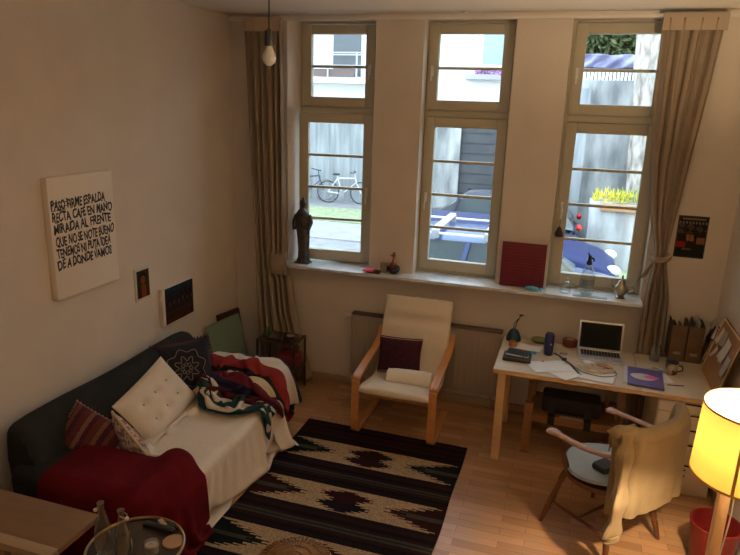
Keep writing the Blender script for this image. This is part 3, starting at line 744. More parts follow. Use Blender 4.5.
single('magazine', b_, mat('muted print', (.10, .09, .07), .6), 'dark magazine lying on the glass top of the low rack', 'magazine', (.55, -.33, .503))

# ------------------------------------------------------------------ armchair (bent birch, white cushion)
birch = wood('bent birch', (.50, .22, .07), (.62, .30, .11), .35, (8, 1, 8))
ac = thing('armchair', 'bent birch lounge armchair with a cream cushion in front of the radiator', 'armchair', (1.84, -.55, 0))
def spl(pts, n=8):
    pts = [Vector(p) for p in pts]; out = []
    for i in range(len(pts) - 1):
        p0, p1, p2, p3 = pts[max(i - 1, 0)], pts[i], pts[i + 1], pts[min(i + 2, len(pts) - 1)]
        for k in range(n):
            t = k / n; out.append(.5 * ((2 * p1) + (-p0 + p2) * t + (2 * p0 - 5 * p1 + 4 * p2 - p3) * t * t + (-p0 + 3 * p1 - 3 * p2 + p3) * t ** 3))
    return out + [pts[-1]]
for s in (-1, 1):
    x = 1.84 + s * .31
    path = [(x, -.30, .012), (x, -.80, .012), (x, -.868, .03), (x, -.885, .08), (x, -.885, .40), (x, -.875, .455), (x, -.83, .485), (x, -.40, .545), (x, -.27, .575), (x, -.215, .62), (x, -.19, .68)]
    put('side_frame', MB().bar(spl(path, 6), .06, .022), birch, ac)
    path = [(x - s * .045, -.84, .345), (x - s * .045, -.70, .315), (x - s * .045, -.50, .28), (x - s * .045, -.38, .30), (x - s * .045, -.30, .40), (x - s * .045, -.22, .66), (x - s * .045, -.13, .96)]
    put('seat_rail', MB().bar(spl(path, 6), .025, .03), birch, ac)
for (y, z) in ((-.80, .325), (-.36, .29)): put('cross_rail', MB().box((1.55, y - .02, z - .025), (2.13, y + .02, z + .0), .004), birch, ac)
put('cross_rail', MB().box((1.55, -.17, .87), (2.13, -.15, .93), .004), birch, ac)
cream = mat('cream canvas', (.74, .67, .56), .9, col2=(.80, .73, .62), scale=5, bump=.25, bscale=60, spec=.15)
cpath = spl([(0, -.905, .385), (0, -.80, .385), (0, -.60, .345), (0, -.44, .335), (0, -.36, .385), (0, -.30, .50), (0, -.235, .70), (0, -.17, .90), (0, -.15, .965)], 8)
n = len(cpath); b_ = MB(); rings = []
for i, p in enumerate(cpath):
    tgt = (cpath[min(i + 1, n - 1)] - cpath[max(i - 1, 0)]).normalized(); nr = Vector((0, -tgt.z, tgt.y)); f = i / (n - 1)
    th = .032 * (1 - .0 * f) + (.012 if f > .80 else 0) - (.012 if abs(f - .795) < .02 else 0)
    e = min(1, min(i, n - 1 - i) / 2.5); th *= .45 + .55 * math.sqrt(e); hw = .30 - .02 * (1 - e)
    R_ = []
    for (a, c) in ((-1, -.5), (-.97, .6), (-.8, 1), (0, 1.12), (.8, 1), (.97, .6), (1, -.5), (.95, -1), (0, -1), (-.95, -1)):
        R_.append(Vector((1.84 + a * hw, p.y, p.z)) + nr * th * c)
    rings.append(R_)
b_.loft(rings); put('cushion_pad', b_, cream, ac, subsurf=1, label='cream canvas pad')
t = thing('cushion', 'dark maroon patterned cushion leaning in the armchair', 'cushion')
place(t, frame3((1.765, -.445, .545), (1, .05, .02), (0, -.92, .36)))
mm_ = mat('maroon weave', (.07, .015, .022), .9, col2=(.03, .015, .03), scale=45, spec=.1, mix=(.45, .55))
put('cover', cushion_mesh(.37, .28, .11, 24, .05), mm_, t, world=False)
put('piping', MB().tube(edge_pts(.36, .30, .05), .005, 6, closed=True), mat('maroon piping', (.11, .03, .035), .8), t, world=False)
t = thing('bolster', 'cream bolster cushion lying across the armchair seat', 'cushion')
place(t, frame3((1.90, -.62, .435), (1, .08, .02), (0, 0, 1)))
b_ = MB(); Mr = Matrix.Rotation(PI / 2, 4, 'Y')
b_.lathe([(.0, -.19), (.045, -.188), (.06, -.175), (.067, -.12), (.069, 0), (.067, .12), (.06, .175), (.045, .188), (0, .19)], (0, 0, 0), 24, M=Mr); put('cover', b_, mat('pale bolster cloth', (.85, .78, .70), .9, bump=.2, bscale=50), t, world=False)
for s in (-1, 1): put('end_seam', MB().tube([(s * .176, .0605 * math.cos(a), .0605 * math.sin(a)) for a in [2 * PI * i / 24 for i in range(24)]], .003, 5, closed=True), cream, t, world=False)

ac.location.z = .012
# ------------------------------------------------------------------ desk
birchw = wood('white desk laminate', (.58, .51, .41), (.62, .55, .45), .45, (1, 6, 1))
edge = wood('desk pale wood', (.60, .40, .20), (.68, .47, .26), .45, (2, 10, 10))
DT = .74
dk = thing('desk', 'long pale wooden desk under the right window with square legs', 'desk', (3.1, -.53, 0))
b_ = MB(); b_.box((2.585, -.89, DT - .034), (3.578, -.165, DT), .003); put('tabletop', b_, birchw, dk)
b_ = MB(); b_.box((2.583, -.893, DT - .033), (3.578, -.889, DT - .001)); b_.box((2.581, -.89, DT - .033), (2.585, -.165, DT - .001)); put('edge_band', b_, edge, dk)
for x, y in ((2.645, -.845), (2.645, -.215), (3.54, -.215), (3.54, -.845)):
    if y < -.5 and x > 3: continue
    put('leg', MB().box((x - .03, y - .03, 0), (x + .03, y + .03, DT - .034), .003), edge, dk)
put('apron', MB().box((2.67, -.235, DT - .10), (3.52, -.215, DT - .036)), edge, dk)
d2 = thing('corner_tabletop', 'pale tabletop section resting on the drawer unit at the right wall', 'desk', (3.85, -.53, DT))
b_ = MB(); b_.box((3.582, -.89, DT - .034), (4.13, -.165, DT), .003); put('tabletop', b_, birchw, d2)
put('edge_band', MB().box((3.582, -.893, DT - .033), (4.13, -.889, DT - .001)), edge, d2)
du = thing('drawer_unit', 'tall white drawer unit with cut-out slots under the right end of the desk', 'drawer unit', (3.9, -.6, 0))
wl = mat('white lacquer', (.72, .66, .55), .4)
b_ = MB(); b_.box((3.70, -.86, .0), (4.10, -.25, .70), .002); put('body', b_, wl, du)
slot = mat('slot shadow black', (.02, .015, .01), .9)
zz = [.615, .505, .395, .24, .02]; top = .695
for k, z in enumerate(zz):
    d_ = MB(); d_.box((3.705, -.876, z + .003), (4.095, -.861, top - .003), .002); o = put('drawer', d_, wl, du)
    if k < 4: put('slot', MB().box((3.865, -.8775, top - .018), (3.965, -.8755, top - .006)), slot, o)
    else:
        put('slot', MB().box((3.865, -.8775, top - .018), (3.965, -.8755, top - .006)), slot, o)
    top = z
for z in (.195, .15): put('lock', MB().lathe([(.006, 0), (.006, .004)], (3.93, -.876, z), 12, M=Matrix.Rotation(PI / 2, 4, 'X')), slot, du)

# low bench with gear under the desk
bw = wood('reddish bench wood', (.26, .12, .05), (.34, .17, .075), .4, (1, 10, 10))
bn = thing('bench', 'low reddish wooden bench standing under the desk', 'bench', (3.1, -.45, 0))
b_ = MB(); b_.box((2.82, -.68, .27), (3.50, -.64, .33), .003); b_.box((2.82, -.29, .27), (3.50, -.25, .33), .003); b_.box((2.86, -.64, .30), (3.48, -.29, .322), .002); put('seat', b_, bw, bn)
for x, y in ((2.85, -.66), (2.85, -.27), (3.47, -.66), (3.47, -.27)): put('leg', MB().box((x - .03, y - .03, 0), (x + .03, y + .03, .42 if x < 3 else .335), .003), bw, bn)
put('back_rail', MB().box((2.85, -.34, .46), (3.45, -.315, .50), .003), bw, bn)
for x in (2.87, 3.43): put('back_post', MB().box((x - .015, -.345, .32), (x + .015, -.31, .50), .002), bw, bn)
bk = mat('black nylon', (.012, .012, .013), .7, bump=.3, bscale=60)
bg_ = thing('bag', 'black nylon equipment bag sitting on the bench under the desk', 'bag', (3.15, -.5, .32))
b_ = MB(); b_.box((2.94, -.60, .324), (3.37, -.40, .455), .03); b_.box((2.95, -.62, .40), (3.06, -.58, .60), .02) if False else None; put('body', b_, bk, bg_)
for x in (3.02, 3.28): put('strap', MB().bar([(x, -.605, .44), (x, -.615, .38), (x, -.63, .334), (x, -.69, .332), (x, -.694, .27)], .05, .005), bk, bg_)
single('paper_sheet', MB().box((3.08, -.67, .331), (3.25, -.635, .334)), mat('grey paper', (.45, .42, .38), .7), 'grey sheet of paper poking out below the black bag on the bench', 'paper', (3.16, -.65, .331))
# ------------------------------------------------------------------ things on the desk
paper = mat('white paper', (.80, .80, .80), .7)
alu = mat('aluminium', (.62, .62, .63), .32, metal=.7)
lp = thing('laptop', 'open silver laptop with black screen standing in the middle of the desk', 'laptop', (3.33, -.37, DT), math.radians(3))
b_ = MB(); b_.box((-.165, -.115, .001), (.165, .115, .017), .004); put('base', b_, alu, lp, world=False)
b_ = MB()
for r in range(5):
    for c in range(13): b_.box((-.142 + c * .022, -.012 + r * .0215, .0165), (-.124 + c * .022, .005 + r * .0215, .0185))
put('keyboard', b_, mat('black keys', (.02, .02, .022), .5), lp, world=False, label='black keys')
put('trackpad', MB().box((-.05, -.10, .0165), (.05, -.03, .0177)), mat('trackpad grey', (.45, .45, .46), .4), lp, world=False)
Ms = Matrix.Translation((0, .115, .014)) @ Matrix.Rotation(math.radians(-14), 4, 'X')
sc_ = put('screen_lid', MB().box((-.165, -.003, 0), (.165, .004, .225), .003, M=Ms), alu, lp, world=False)
put('display', MB().box((-.152, -.0045, .016), (.152, -.0032, .212), M=Ms), mat('black glass display', (.006, .006, .007), .55, spec=.15), lp, world=False, label='black display')
def cyl(name, x, y, prof, m, label, cat, **k):
    return single(name, MB().lathe(prof, (x, y, DT + .001), 24), m, label, cat, (x, y, DT), **k)
spk = thing('thermos', 'dark blue cylindrical flask standing on the desk left of the laptop', 'flask', (2.945, -.46, DT))
put('flask_body', MB().lathe([(.030, 0), (.035, .006), (.036, .10), (.035, .158), (.030, .166)], (2.945, -.46, DT + .001), 28), mat('navy shell', (.02, .025, .11), .45, bump=.2, bscale=300), spk)
put('flask_cap', MB().lathe([(.028, .166), (.03, .172), (.026, .176)], (2.945, -.46, DT + .001), 28), mat('navy cap', (.012, .014, .05), .4), spk)
put('badge', MB().box((2.952, -.498, DT + .09), (2.966, -.494, DT + .104), .001), mat('badge grey', (.4, .4, .45), .4), spk)
bl = thing('glasses_case', 'red-brown round lidded box on the desk behind the flask', 'box', (3.10, -.20, DT))
put('bowl', MB().lathe([(.048, 0), (.056, .008), (.058, .05), (.05, .056)], (3.10, -.20, DT + .001), 28), mat('red brown leather', (.16, .035, .022), .5, bump=.2), bl)
put('lining', MB().lathe([(.0, .0575), (.03, .0575), (.031, .0566)], (3.10, -.20, DT + .001), 24), mat('pale lining', (.4, .28, .2), .7), bl)
tm = thing('stationery_holder', 'blue-black stationery holder with tools sticking out at the desk back left corner', 'holder', (2.66, -.235, DT))
b_ = MB(); b_.lathe([(.06, 0), (.058, .02), (.045, .06), (.03, .085), (.02, .09)], (2.66, -.235, DT + .001), 20); put('holder_body', b_, mat('deep teal', (.012, .05, .08), .5), tm)
b_ = MB(); b_.tube([(2.66, -.235, DT + .08), (2.675, -.22, DT + .15), (2.70, -.20, DT + .20)], .004, 6); b_.sphere((2.705, -.198, DT + .205), .014, (1.5, .6, .5)); put('tool', b_, mat('black tool', (.015, .02, .03), .4), tm)
b_ = MB(); b_.tube([(2.65, -.24, DT + .08), (2.655, -.23, DT + .14), (2.685, -.215, DT + .18)], .003, 6); put('tool', b_, mat('black tool', (.015, .02, .03), .4), tm)
cyl('cup', 2.665, -.385, [(.022, 0), (.027, .004), (.029, .04), (.0275, .04), (.024, .008), (0, .006)], mat('orange glaze', (.55, .22, .06), .45, col2=(.35, .12, .04), scale=60), 'tiny orange patterned cup beside the black notebooks', 'cup')
kb = thing('pencil_case', 'olive and cream soft case lying on the desk between holder and flask', 'case', (2.87, -.24, DT))
b_ = MB(); b_.sphere((2.865, -.235, DT + .03), .03, (2.3, 1.3, .95)); put('case_body', b_, mat('olive cloth', (.16, .17, .07), .8), kb)
b_ = MB(); b_.sphere((2.87, -.215, DT + .052), .02, (2.8, 1.0, .5)); put('flap', b_, mat('cream cloth', (.55, .50, .38), .8), kb)
nb = thing('notebook_stack', 'black notebook with elastic band, topmost on the left of the desk', 'notebook', (2.73, -.62, DT + .03), math.radians(-9))
put('cover', MB().box((-.085, -.055, .001), (.085, .065, .018), .004), mat('black cover', (.014, .016, .018), .45), nb, world=False)
put('pages', MB().box((-.082, -.0565, .004), (.0865, -.03, .014)), paper, nb, world=False)
put('elastic', MB().box((.052, -.057, .0), (.058, .067, .0195)), mat('elastic', (.05, .05, .055), .6), nb, world=False)
nb2 = single('planner', MB().box((2.625, -.71, DT + .001), (2.83, -.57, DT + .028), .004), mat('dark planner', (.03, .022, .022), .5), 'thick dark planner under the black notebook on the left of the desk', 'planner', (2.73, -.64, DT))
def sheet(x, y, w_, h_, rz, label, z=0, m=paper, curl=.006, name='paper_sheet', cat='paper'):
    P = np.zeros((12, 14, 3)); c, s = math.cos(rz), math.sin(rz)
    for i in range(12):
        for j in range(14):
            a, b2 = (i / 11 - .5) * w_, (j / 13 - .5) * h_
            P[i, j] = (x + a * c - b2 * s, y + a * s + b2 * c, DT + .0015 + z + curl * (abs(a / w_) * 2) ** 3 * (1 if a > 0 else .4))
    return single(name, MB().grid(P), m, label, cat, (x, y, DT), solid=.0008)
sheet(2.965, -.71, .21, .297, math.radians(-66), 'white printed sheet with a pink spot, nearest paper to the notebooks')
sheet(3.09, -.775, .20, .24, math.radians(-40), 'white sheet lying under the cable tangle at the desk front edge', .002)
sheet(3.30, -.76, .24, .20, math.radians(-8), 'white sheet under the right side of the cable tangle', .0035)
sheet(2.80, -.37, .19, .13, math.radians(-10), 'small white leaflet between the orange cup and the flask', .001)
sheet(2.95, -.80, .10, .10, .4, 'corner of a scribbled note at the front edge of the desk', .0) if False else None
single('sticky_note', MB().box((2.905, -.64, DT + .006), (2.925, -.62, DT + .008)), mat('pink paper', (.85, .12, .25)), 'tiny pink sticky tab on the white printed sheet', 'sticky note', (2.915, -.63, DT))
b_ = MB()
for i in range(9): b_.box((2.90 + i * .012, -.80 + i * .001, DT + .0085), (2.907 + i * .012, -.68, DT + .0092)) if i % 3 == 5 else None
b_.box((2.80, -.50, DT + .0045), (2.86, -.455, DT + .010), .002)
single('blue_card', b_, mat('bright blue card', (.05, .30, .50), .5), 'small bright blue card beside the dark blue flask', 'card', (2.83, -.48, DT))
b_ = MB(); b_.box((3.03, -.415, DT + .001), (3.09, -.385, DT + .012), .003); single('memory_stick', b_, mat('grey plastic', (.38, .36, .34), .4), 'small grey memory stick behind the strap on the desk', 'memory stick', (3.06, -.4, DT))
b_ = MB(); b_.bar([(2.99, -.42, DT + .004), (3.03, -.47, DT + .008), (3.06, -.53, DT + .004), (3.11, -.60, DT + .008), (3.14, -.68, DT + .006), (3.19, -.80, DT + .006)], .016, .003, up=(.8, .6, 0))
b_.box((3.05, -.55, DT + .002), (3.085, -.51, DT + .014), .003)
single('strap', b_, mat('black webbing', (.02, .02, .022), .7), 'black strap with buckle lying across the papers', 'strap', (3.08, -.6, DT))
cab = mat('white cable', (.74, .66, .56), .5)
b_ = MB()
for k in range(10):
    rx, ry, cx, cy = random.uniform(.07, .13), random.uniform(.05, .085), 3.28 + random.uniform(-.05, .05), -.635 + random.uniform(-.035, .03)
    b_.tube([(cx + rx * math.cos(a) + .012 * math.sin(3 * a + k), cy + ry * math.sin(a) + .01 * math.cos(2 * a + k), DT + .009 + .003 * k + .004 * math.sin(4 * a + k)) for a in [2 * PI * i / 36 for i in range(36)]], .0036, 6, closed=True)
b_.tube(spl([(3.16, -.66, DT + .01), (3.11, -.58, DT + .01), (3.17, -.52, DT + .012), (3.3, -.50, DT + .012), (3.44, -.56, DT + .014)], 6), .0028, 6)
single('cable_coil', b_, cab, 'tangle of coiled pale cables in front of the laptop', 'cable', (3.28, -.63, DT))
b_ = MB(); b_.tube(spl([(3.15, -.66, DT + .006), (3.2, -.74, DT + .012), (3.33, -.78, DT + .014), (3.43, -.70, DT + .012), (3.36, -.6, DT + .03), (3.23, -.60, DT + .03)], 8), .003, 6)
single('dark_cable', b_, mat('dark cable', (.06, .04, .035), .5), 'thin dark cable looping round the pale cable tangle', 'cable', (3.28, -.66, DT))
ad = thing('charger', 'pale charger brick lying in the middle of the cable tangle', 'charger', (3.24, -.63, DT))
put('brick', MB().box((3.20, -.655, DT + .03), (3.255, -.605, DT + .055), .006), mat('white plastic', (.75, .72, .68), .35), ad)
put('plug', MB().box((3.258, -.64, DT + .032), (3.275, -.62, DT + .05), .003), mat('white plastic', (.75, .72, .68)), ad)
skin = mat('tan rubber', (.42, .25, .16), .6)
b_ = MB(); b_.sphere((3.33, -.635, DT + .045), .03, (1.5, .9, .5)); b_.sphere((3.37, -.65, DT + .04), .02, (1.3, 1, .6)); single('headphones_pouch', b_, skin, 'tan crumpled pouch on top of the cable tangle', 'pouch', (3.34, -.64, DT))
pd = thing('folder', 'purple folder with white oval and pink blob on the desk front edge', 'folder', (3.60, -.67, DT), math.radians(-4))
put('cover', MB().box((-.12, -.17, .001), (.14, .15, .02), .004), mat('purple card', (.10, .085, .26), .5, col2=(.13, .11, .30), scale=12), pd, world=False)
b_ = MB(); b_.prism([(.01 + .085 * math.cos(a) * (1 + .06 * math.sin(3 * a)), -.02 + .058 * math.sin(a)) for a in [2 * PI * i / 30 for i in range(30)]], 'z', .0202, .0212); put('oval_print', b_, mat('pale lilac print', (.60, .56, .62), .5), pd, world=False, label='pale oval print')
b_ = MB(); b_.prism([(.06 + .048 * math.cos(a) * (1 + .15 * math.sin(5 * a)), -.01 + .030 * math.sin(a) * (1 + .1 * math.cos(4 * a))) for a in [2 * PI * i / 30 for i in range(30)]], 'z', .0213, .0222); put('pink_print', b_, mat('pink print', (.85, .13, .35), .5), pd, world=False, label='pink blob print')
put('spine', MB().box((-.122, -.172, .0), (-.095, .152, .0215), .003), mat('pale spine', (.55, .56, .62), .5), pd, world=False, label='pale grey spine')
gl = thing('drinking_glass', 'empty clear straight drinking glass on the desk before the right curtain', 'glass', (3.72, -.28, DT))
put('glass_wall', MB().lathe([(.0, .004), (.034, .004), (.036, .001), (.038, .13), (.036, .13), (.034, .01), (0, .008)], (3.72, -.28, DT + .001), 28), clear, gl)
put('water', MB().lathe([(.033, .011), (.034, .045)], (3.72, -.28, DT + .001), 24), glass('water', (.8, .85, .85), .1), gl)
mg = thing('mug', 'patterned brown and cream mug with dark lid on the right of the desk', 'mug', (3.81, -.50, DT))
put('mug_body', MB().lathe([(.032, 0), (.04, .006), (.043, .08), (.04, .086)], (3.81, -.50, DT + .001), 28), mat('spotted glaze', (.50, .40, .28), .35, col2=(.06, .03, .02), scale=22, mix=(.48, .56)), mg)
put('handle', MB().tube([(3.85, -.50, DT + .07), (3.88, -.50, DT + .065), (3.885, -.50, DT + .035), (3.85, -.50, DT + .02)], .006, 8), mat('dark handle', (.06, .035, .02), .4), mg)
put('lid', MB().lathe([(.044, .086), (.045, .094), (.03, .10), (.008, .102)], (3.81, -.50, DT + .001), 24), mat('dark lid', (.03, .035, .05), .4), mg)
b_ = MB(); b_.tube([(3.71, -.44, DT + .006), (3.735, -.45, DT + .008), (3.74, -.47, DT + .006), (3.77, -.49, DT + .006)], .008, 6); b_.sphere((3.705, -.435, DT + .008), .014, (1, .8, .5))
single('lighter', b_, mat('steel', (.35, .33, .3), .35, metal=.6), 'small metal key and ring lying beside the mug', 'key', (3.73, -.46, DT))
single('pencil', MB().tube([(3.76, -.735, DT + .005), (3.87, -.71, DT + .005)], .0035, 6), mat('dark pencil', (.08, .05, .04), .5), 'dark pencil lying right of the purple folder', 'pencil', (3.81, -.72, DT))
sheet(3.74, -.62, .10, .16, .3, 'white scrap of paper between the purple folder and the mug', .001)
# magazine files
kraft = mat('kraft cardboard', (.14, .075, .04), .75, col2=(.17, .095, .05), scale=12)
kd = mat('dark kraft inside', (.06, .035, .02), .8)
def magfile(x, label):
    t = thing('magazine_file', label, 'magazine file', (x, -.13, DT), 0, 'brown cardboard magazine files on the desk')
    o = MB(); z0 = DT + .002
    o.box((x - .052, -.225, z0), (x + .052, -.221, z0 + .285), .001); put('front_panel', o, kraft, t)
    for s in (-1, 1):
        o = MB(); o.prism([(-.221, z0), (-.03, z0), (-.03, z0 + .30), (-.11, z0 + .30), (-.221, z0 + .285)], 'x', x + s * .052 - .0015, x + s * .052 + .0015); put('side_panel', o, kraft, t, smooth=False)
    put('bottom', MB().box((x - .05, -.221, z0), (x + .05, -.03, z0 + .003)), kd, t)
    put('label_holder', MB().box((x - .026, -.228, z0 + .055), (x + .026, -.2255, z0 + .078), .001), mat('label metal', (.38, .33, .26), .4, metal=.3), t)
    return t
magfile(3.875, 'brown cardboard magazine file, the one nearer the curtain'); magfile(3.99, 'brown cardboard magazine file, the one nearer the right wall')
for k, (x, c, h, lb) in enumerate(((3.85, (.05, .035, .03), .275, 'dark magazine, leftmost inside the left cardboard file'), (3.89, (.12, .10, .09), .268, 'brown magazine, rightmost inside the left cardboard file'), (3.97, (.06, .07, .09), .315, 'blue-black magazine sticking up in the right cardboard file'), (4.0, (.45, .42, .38), .325, 'white magazine sticking up in the right cardboard file'), (4.02, (.04, .03, .03), .31, 'dark magazine, rightmost inside the right cardboard file'))):
    single('magazine', MB().box((x - .006, -.215, DT + .006), (x + .006, -.04, DT + h), .002), mat('mag%d' % k, c, .5), lb, 'magazine', (x, -.12, DT))
# pin boards leaning on the right wall
cork = mat('cork', (.38, .21, .10), .9, col2=(.28, .14, .06), scale=120, bump=.2, bscale=200)
def board(y0, y1, h, xb, fm_, label, papers):
    t = thing('pin_board', label, 'pin board', (xb, (y0 + y1) / 2, DT))
    L = math.hypot(h, XR - .012 - xb); a = math.atan2(XR - .016 - xb, h); Mx = Matrix.Translation((xb, 0, DT + .002)) @ Matrix.Rotation(a, 4, 'Y')
    put('cork_sheet', MB().box((-.004, y0, 0), (.006, y1, L), M=Mx), cork, t)
    f = MB()
    for lo, hi in (((-.007, y0, 0), (.0075, y0 + .014, L)), ((-.007, y1 - .014, 0), (.0075, y1, L)), ((-.0068, y0, 0), (.007, y1, .014)), ((-.0068, y0, L - .014), (.007, y1, L))): f.box(lo, hi, .001, M=Mx)
    put('board_frame', f, fm_, t)
    for (yc, zc, w_, h_, rot, m, tone) in papers:
        Mp = Mx @ Matrix.Translation((-.008, yc, zc)) @ Matrix.Rotation(rot, 4, 'X')
        P = np.zeros((8, 8, 3))
        for i in range(8):
            for j in range(8):
                q = Mp @ Vector((-.018 * ((1 - j / 7) ** 2) * abs(math.sin(i * .7 + zc * 9)) - .001, (i / 7 - .5) * w_, (j / 7 - .5) * h_)); P[i, j] = q
        put('pinned_note', MB().grid(P), m, t, solid=.0006)
    return t
pp = mat('pinned white paper', (.62, .58, .54), .7); bp = mat('pinned dark photo', (.05, .035, .03), .5); gp = mat('pinned grey paper', (.34, .32, .31), .7)
board(-.30, -.03, .30, 4.07, mat('white board frame', (.5, .45, .38), .5), 'small white-framed pin board in the desk corner behind the larger one', [(-.14, .22, .12, .14, .2, bp, 0), (-.22, .12, .06, .16, -.1, gp, 0), (-.09, .30, .08, .09, .5, pp, 0), (-.2, .27, .05, .12, -.3, pp, 0)])
board(-.88, -.34, .42, 4.035, edge, 'large cork pin board with white notes leaning on the right wall over the desk', [(-.45, .32, .07, .12, .1, pp, 0), (-.47, .20, .05, .10, .5, pp, 0), (-.53, .33, .10, .11, -.2, gp, 0), (-.66, .28, .12, .16, .1, pp, 0), (-.8, .22, .1, .14, -.1, gp, 0)])

# ------------------------------------------------------------------ desk armchair, built facing local +Y
cw = wood('dark chair wood', (.085, .03, .014), (.14, .05, .022), .35, (10, 10, 2))
cwl = wood('worn arm wood', (.34, .17, .10), (.42, .23, .15), .4, (8, 8, 2))
CX, CY, CR_ = 3.375, -1.475, math.radians(50)
wc = thing('wooden_armchair', 'dark wooden captain armchair with light arms at the desk', 'armchair', (CX, CY, 0), CR_)
seatp = [(.255 * math.cos(a) * (1 + .05 * math.cos(2 * a)), .25 * math.sin(a) + .0) for a in [2 * PI * i / 40 for i in range(40)]]
put('seat', MB().prism(seatp, 'z', .405, .435), cw, wc, world=False)
for sx, sy in ((-1, 1), (1, 1), (-1, -1), (1, -1)):
    a = V(sx * .17, sy * .16, .41); e = V(sx * .255, sy * .25, 0); 
    pts = [a.lerp(e, t) for t in (0, .12, .2, .24, .5, .62, .66, .7, .85, 1)]
    put('leg', MB().tube(pts, [.014, .018, .022, .015, .02, .022, .015, .019, .016, .012], 12), cw, wc, world=False)
def legp(sx, sy, t): return V(sx * .17, sy * .16, .41).lerp(V(sx * .255, sy * .25, 0), t)
for sx in (-1, 1): put('stretcher', MB().tube([legp(sx, 1, .6), legp(sx, 0, .6), legp(sx, -1, .6)], [.008, .012, .008], 8), cw, wc, world=False)
put('stretcher', MB().tube([(legp(-1, 0, .6)), V(0, 0, legp(1, 0, .6).z), legp(1, 0, .6)], [.008, .012, .008], 8), cw, wc, world=False)
put('stretcher', MB().tube([legp(-1, -1, .45), legp(1, -1, .45)], [.009, .009], 8), cw, wc, world=False)
# arm bow and crest
bow = spl([(-.275, .24, .665), (-.285, .12, .67), (-.285, -.05, .68), (-.25, -.20, .70), (-.13, -.285, .715), (0, -.30, .72)], 6); bow = bow + [V(-p.x, p.y, p.z) for p in reversed(bow[:-1])]
nb_ = len(bow); b_ = MB(); rings = []
for i, p in enumerate(bow):
    t_ = (bow[min(i + 1, nb_ - 1)] - bow[max(i - 1, 0)]).normalized(); q = V(0, 0, 1).cross(t_).normalized(); e = min(i, nb_ - 1 - i)
    wd = .042 if 0 < e < 4 else (.030 if e == 0 else .026)
    rings.append([p + q * wd * math.cos(a) + V(0, 0, 1) * .013 * math.sin(a) for a in [2 * PI * k / 12 for k in range(12)]])
b_.loft(rings); put('arm_rail', b_, cwl, wc, world=False, label='worn pale arm rail')
crest = spl([(-.285, -.235, .875), (-.22, -.29, .86), (-.12, -.325, .852), (0, -.335, .85)], 6); crest = crest + [V(-p.x, p.y, p.z) for p in reversed(crest[:-1])]
put('crest_rail', MB().bar(crest, .055, .022, up=(0, 0, 1)), cw, wc, world=False)
for x, y, a, c in ((-.2, -.20, -.26, -.255), (-.12, -.235, -.15, -.31), (-.04, -.245, -.05, -.33), (.04, -.245, .05, -.33), (.12, -.235, .15, -.31), (.2, -.20, .26, -.255)):
    put('spindle', MB().tube([(x, y, .43), ((x + a) / 2, (y + c) / 2, .63), (a, c, .86)], [.009, .012, .008], 8), cw, wc, world=False)
for s in (-1, 1):
    put('arm_post', MB().tube([(s * .225, .10, .43), (s * .25, .12, .50), (s * .262, .14, .58), (s * .275, .15, .665)], [.014, .02, .014, .011], 10), cw, wc, world=False)
# seat cushion
pad = mat('pale blue cloth', (.33, .39, .43), .9, col2=(.38, .44, .48), scale=8, bump=.2, bscale=90, spec=.15)
sc2 = thing('seat_cushion', 'pale blue rounded seat cushion on the wooden armchair at the desk', 'cushion', (CX, CY, .437), CR_)
b_ = MB(); rings = []
for (s_, z) in ((.3, -.0), (.92, .002), (1.0, .018), (.98, .034), (.85, .046), (.5, .05), (.1, .046)):
    rings.append([V(.25 * s_ * math.cos(a) * (1 + .06 * math.cos(2 * a) + .03 * math.cos(4 * a)), .24 * s_ * math.sin(a) * (1 + .02 * math.cos(4 * a)) + .01, z + .004) for a in [2 * PI * i / 44 for i in range(44)]])
b_.loft(rings); put('cover', b_, pad, sc2, world=False)
b_ = MB(); b_.tube([(.25 * math.cos(a) * (1 + .06 * math.cos(2 * a) + .03 * math.cos(4 * a)), .24 * math.sin(a) * (1 + .02 * math.cos(4 * a)) + .01, .024) for a in [2 * PI * i / 44 for i in range(44)]], .004, 6, closed=True); put('piping', b_, pad, sc2, world=False)
# small dark pouch on the cushion
Mc = Matrix.Translation((CX, CY, 0)) @ Matrix.Rotation(CR_, 4, 'Z')
b_ = MB(); b_.box((-.16, -.10, .49), (-.04, .0, .535), .018, M=Mc); single('pouch', b_, mat('charcoal felt', (.03, .03, .035), .8), 'small dark felt pouch on the blue seat cushion under the cardigan', 'pouch', (CX, CY, .49))

# cardigan settled over the crest rail (computed in chair space)
card = mat('olive beige wool', (.26, .195, .115), .95, col2=(.30, .23, .14), scale=6, bump=.4, bscale=110, spec=.1)
S = [sd_cap(crest[i], crest[i + 2], .03) for i in range(0, len(crest) - 2, 2)] + [sd_cap(bow[i], bow[i + 3], .03) for i in range(0, nb_ - 3, 3)]
S += [sd_cap((s * x, -.22 - .06 * (1 - abs(x)), .44), (s * x * 1.25, -.31 + abs(x) * .2, .85), .018) for s in (-1, 1) for x in (0.0, .08, .16)] + [sd_box((0, 0, .42), (.25, .24, .05), .02)]
n, m = 60, 72
uu = np.linspace(-.34, .34, n)[:, None]; vv = np.linspace(-.45, .12, m)[None, :]
P = np.zeros((n, m, 3)); P[..., 0] = uu; crestv = -.335 + .10 * (uu / .28) ** 2
P[..., 1] = vv + crestv + .03; P[..., 2] = .91 + .03 * (uu / .3) ** 2 + .008 * RNG.rand(n, m)
rest = P.copy(); rest[..., 1] = vv * 1.0; rest[..., 0] = uu * 1.12; rest[..., 2] = 0
P[..., 2] += .0
pins = np.zeros((n, m), bool); jc = int(np.argmin(np.abs(vv[0] + .03))); pins[:, jc] = True; P[:, jc, 2] = .897 + .03 * (uu[:, 0] / .3) ** 2 - np.maximum(0, np.abs(uu[:, 0]) - .29) * 1.2
S.append(sd_box((0, -.30, .62), (.24, .03, .24), .02))
P = settle(P, S, rest=rest, steps=340, iters=8, fric=.5, margin=.010, floor=.05, pins=pins)
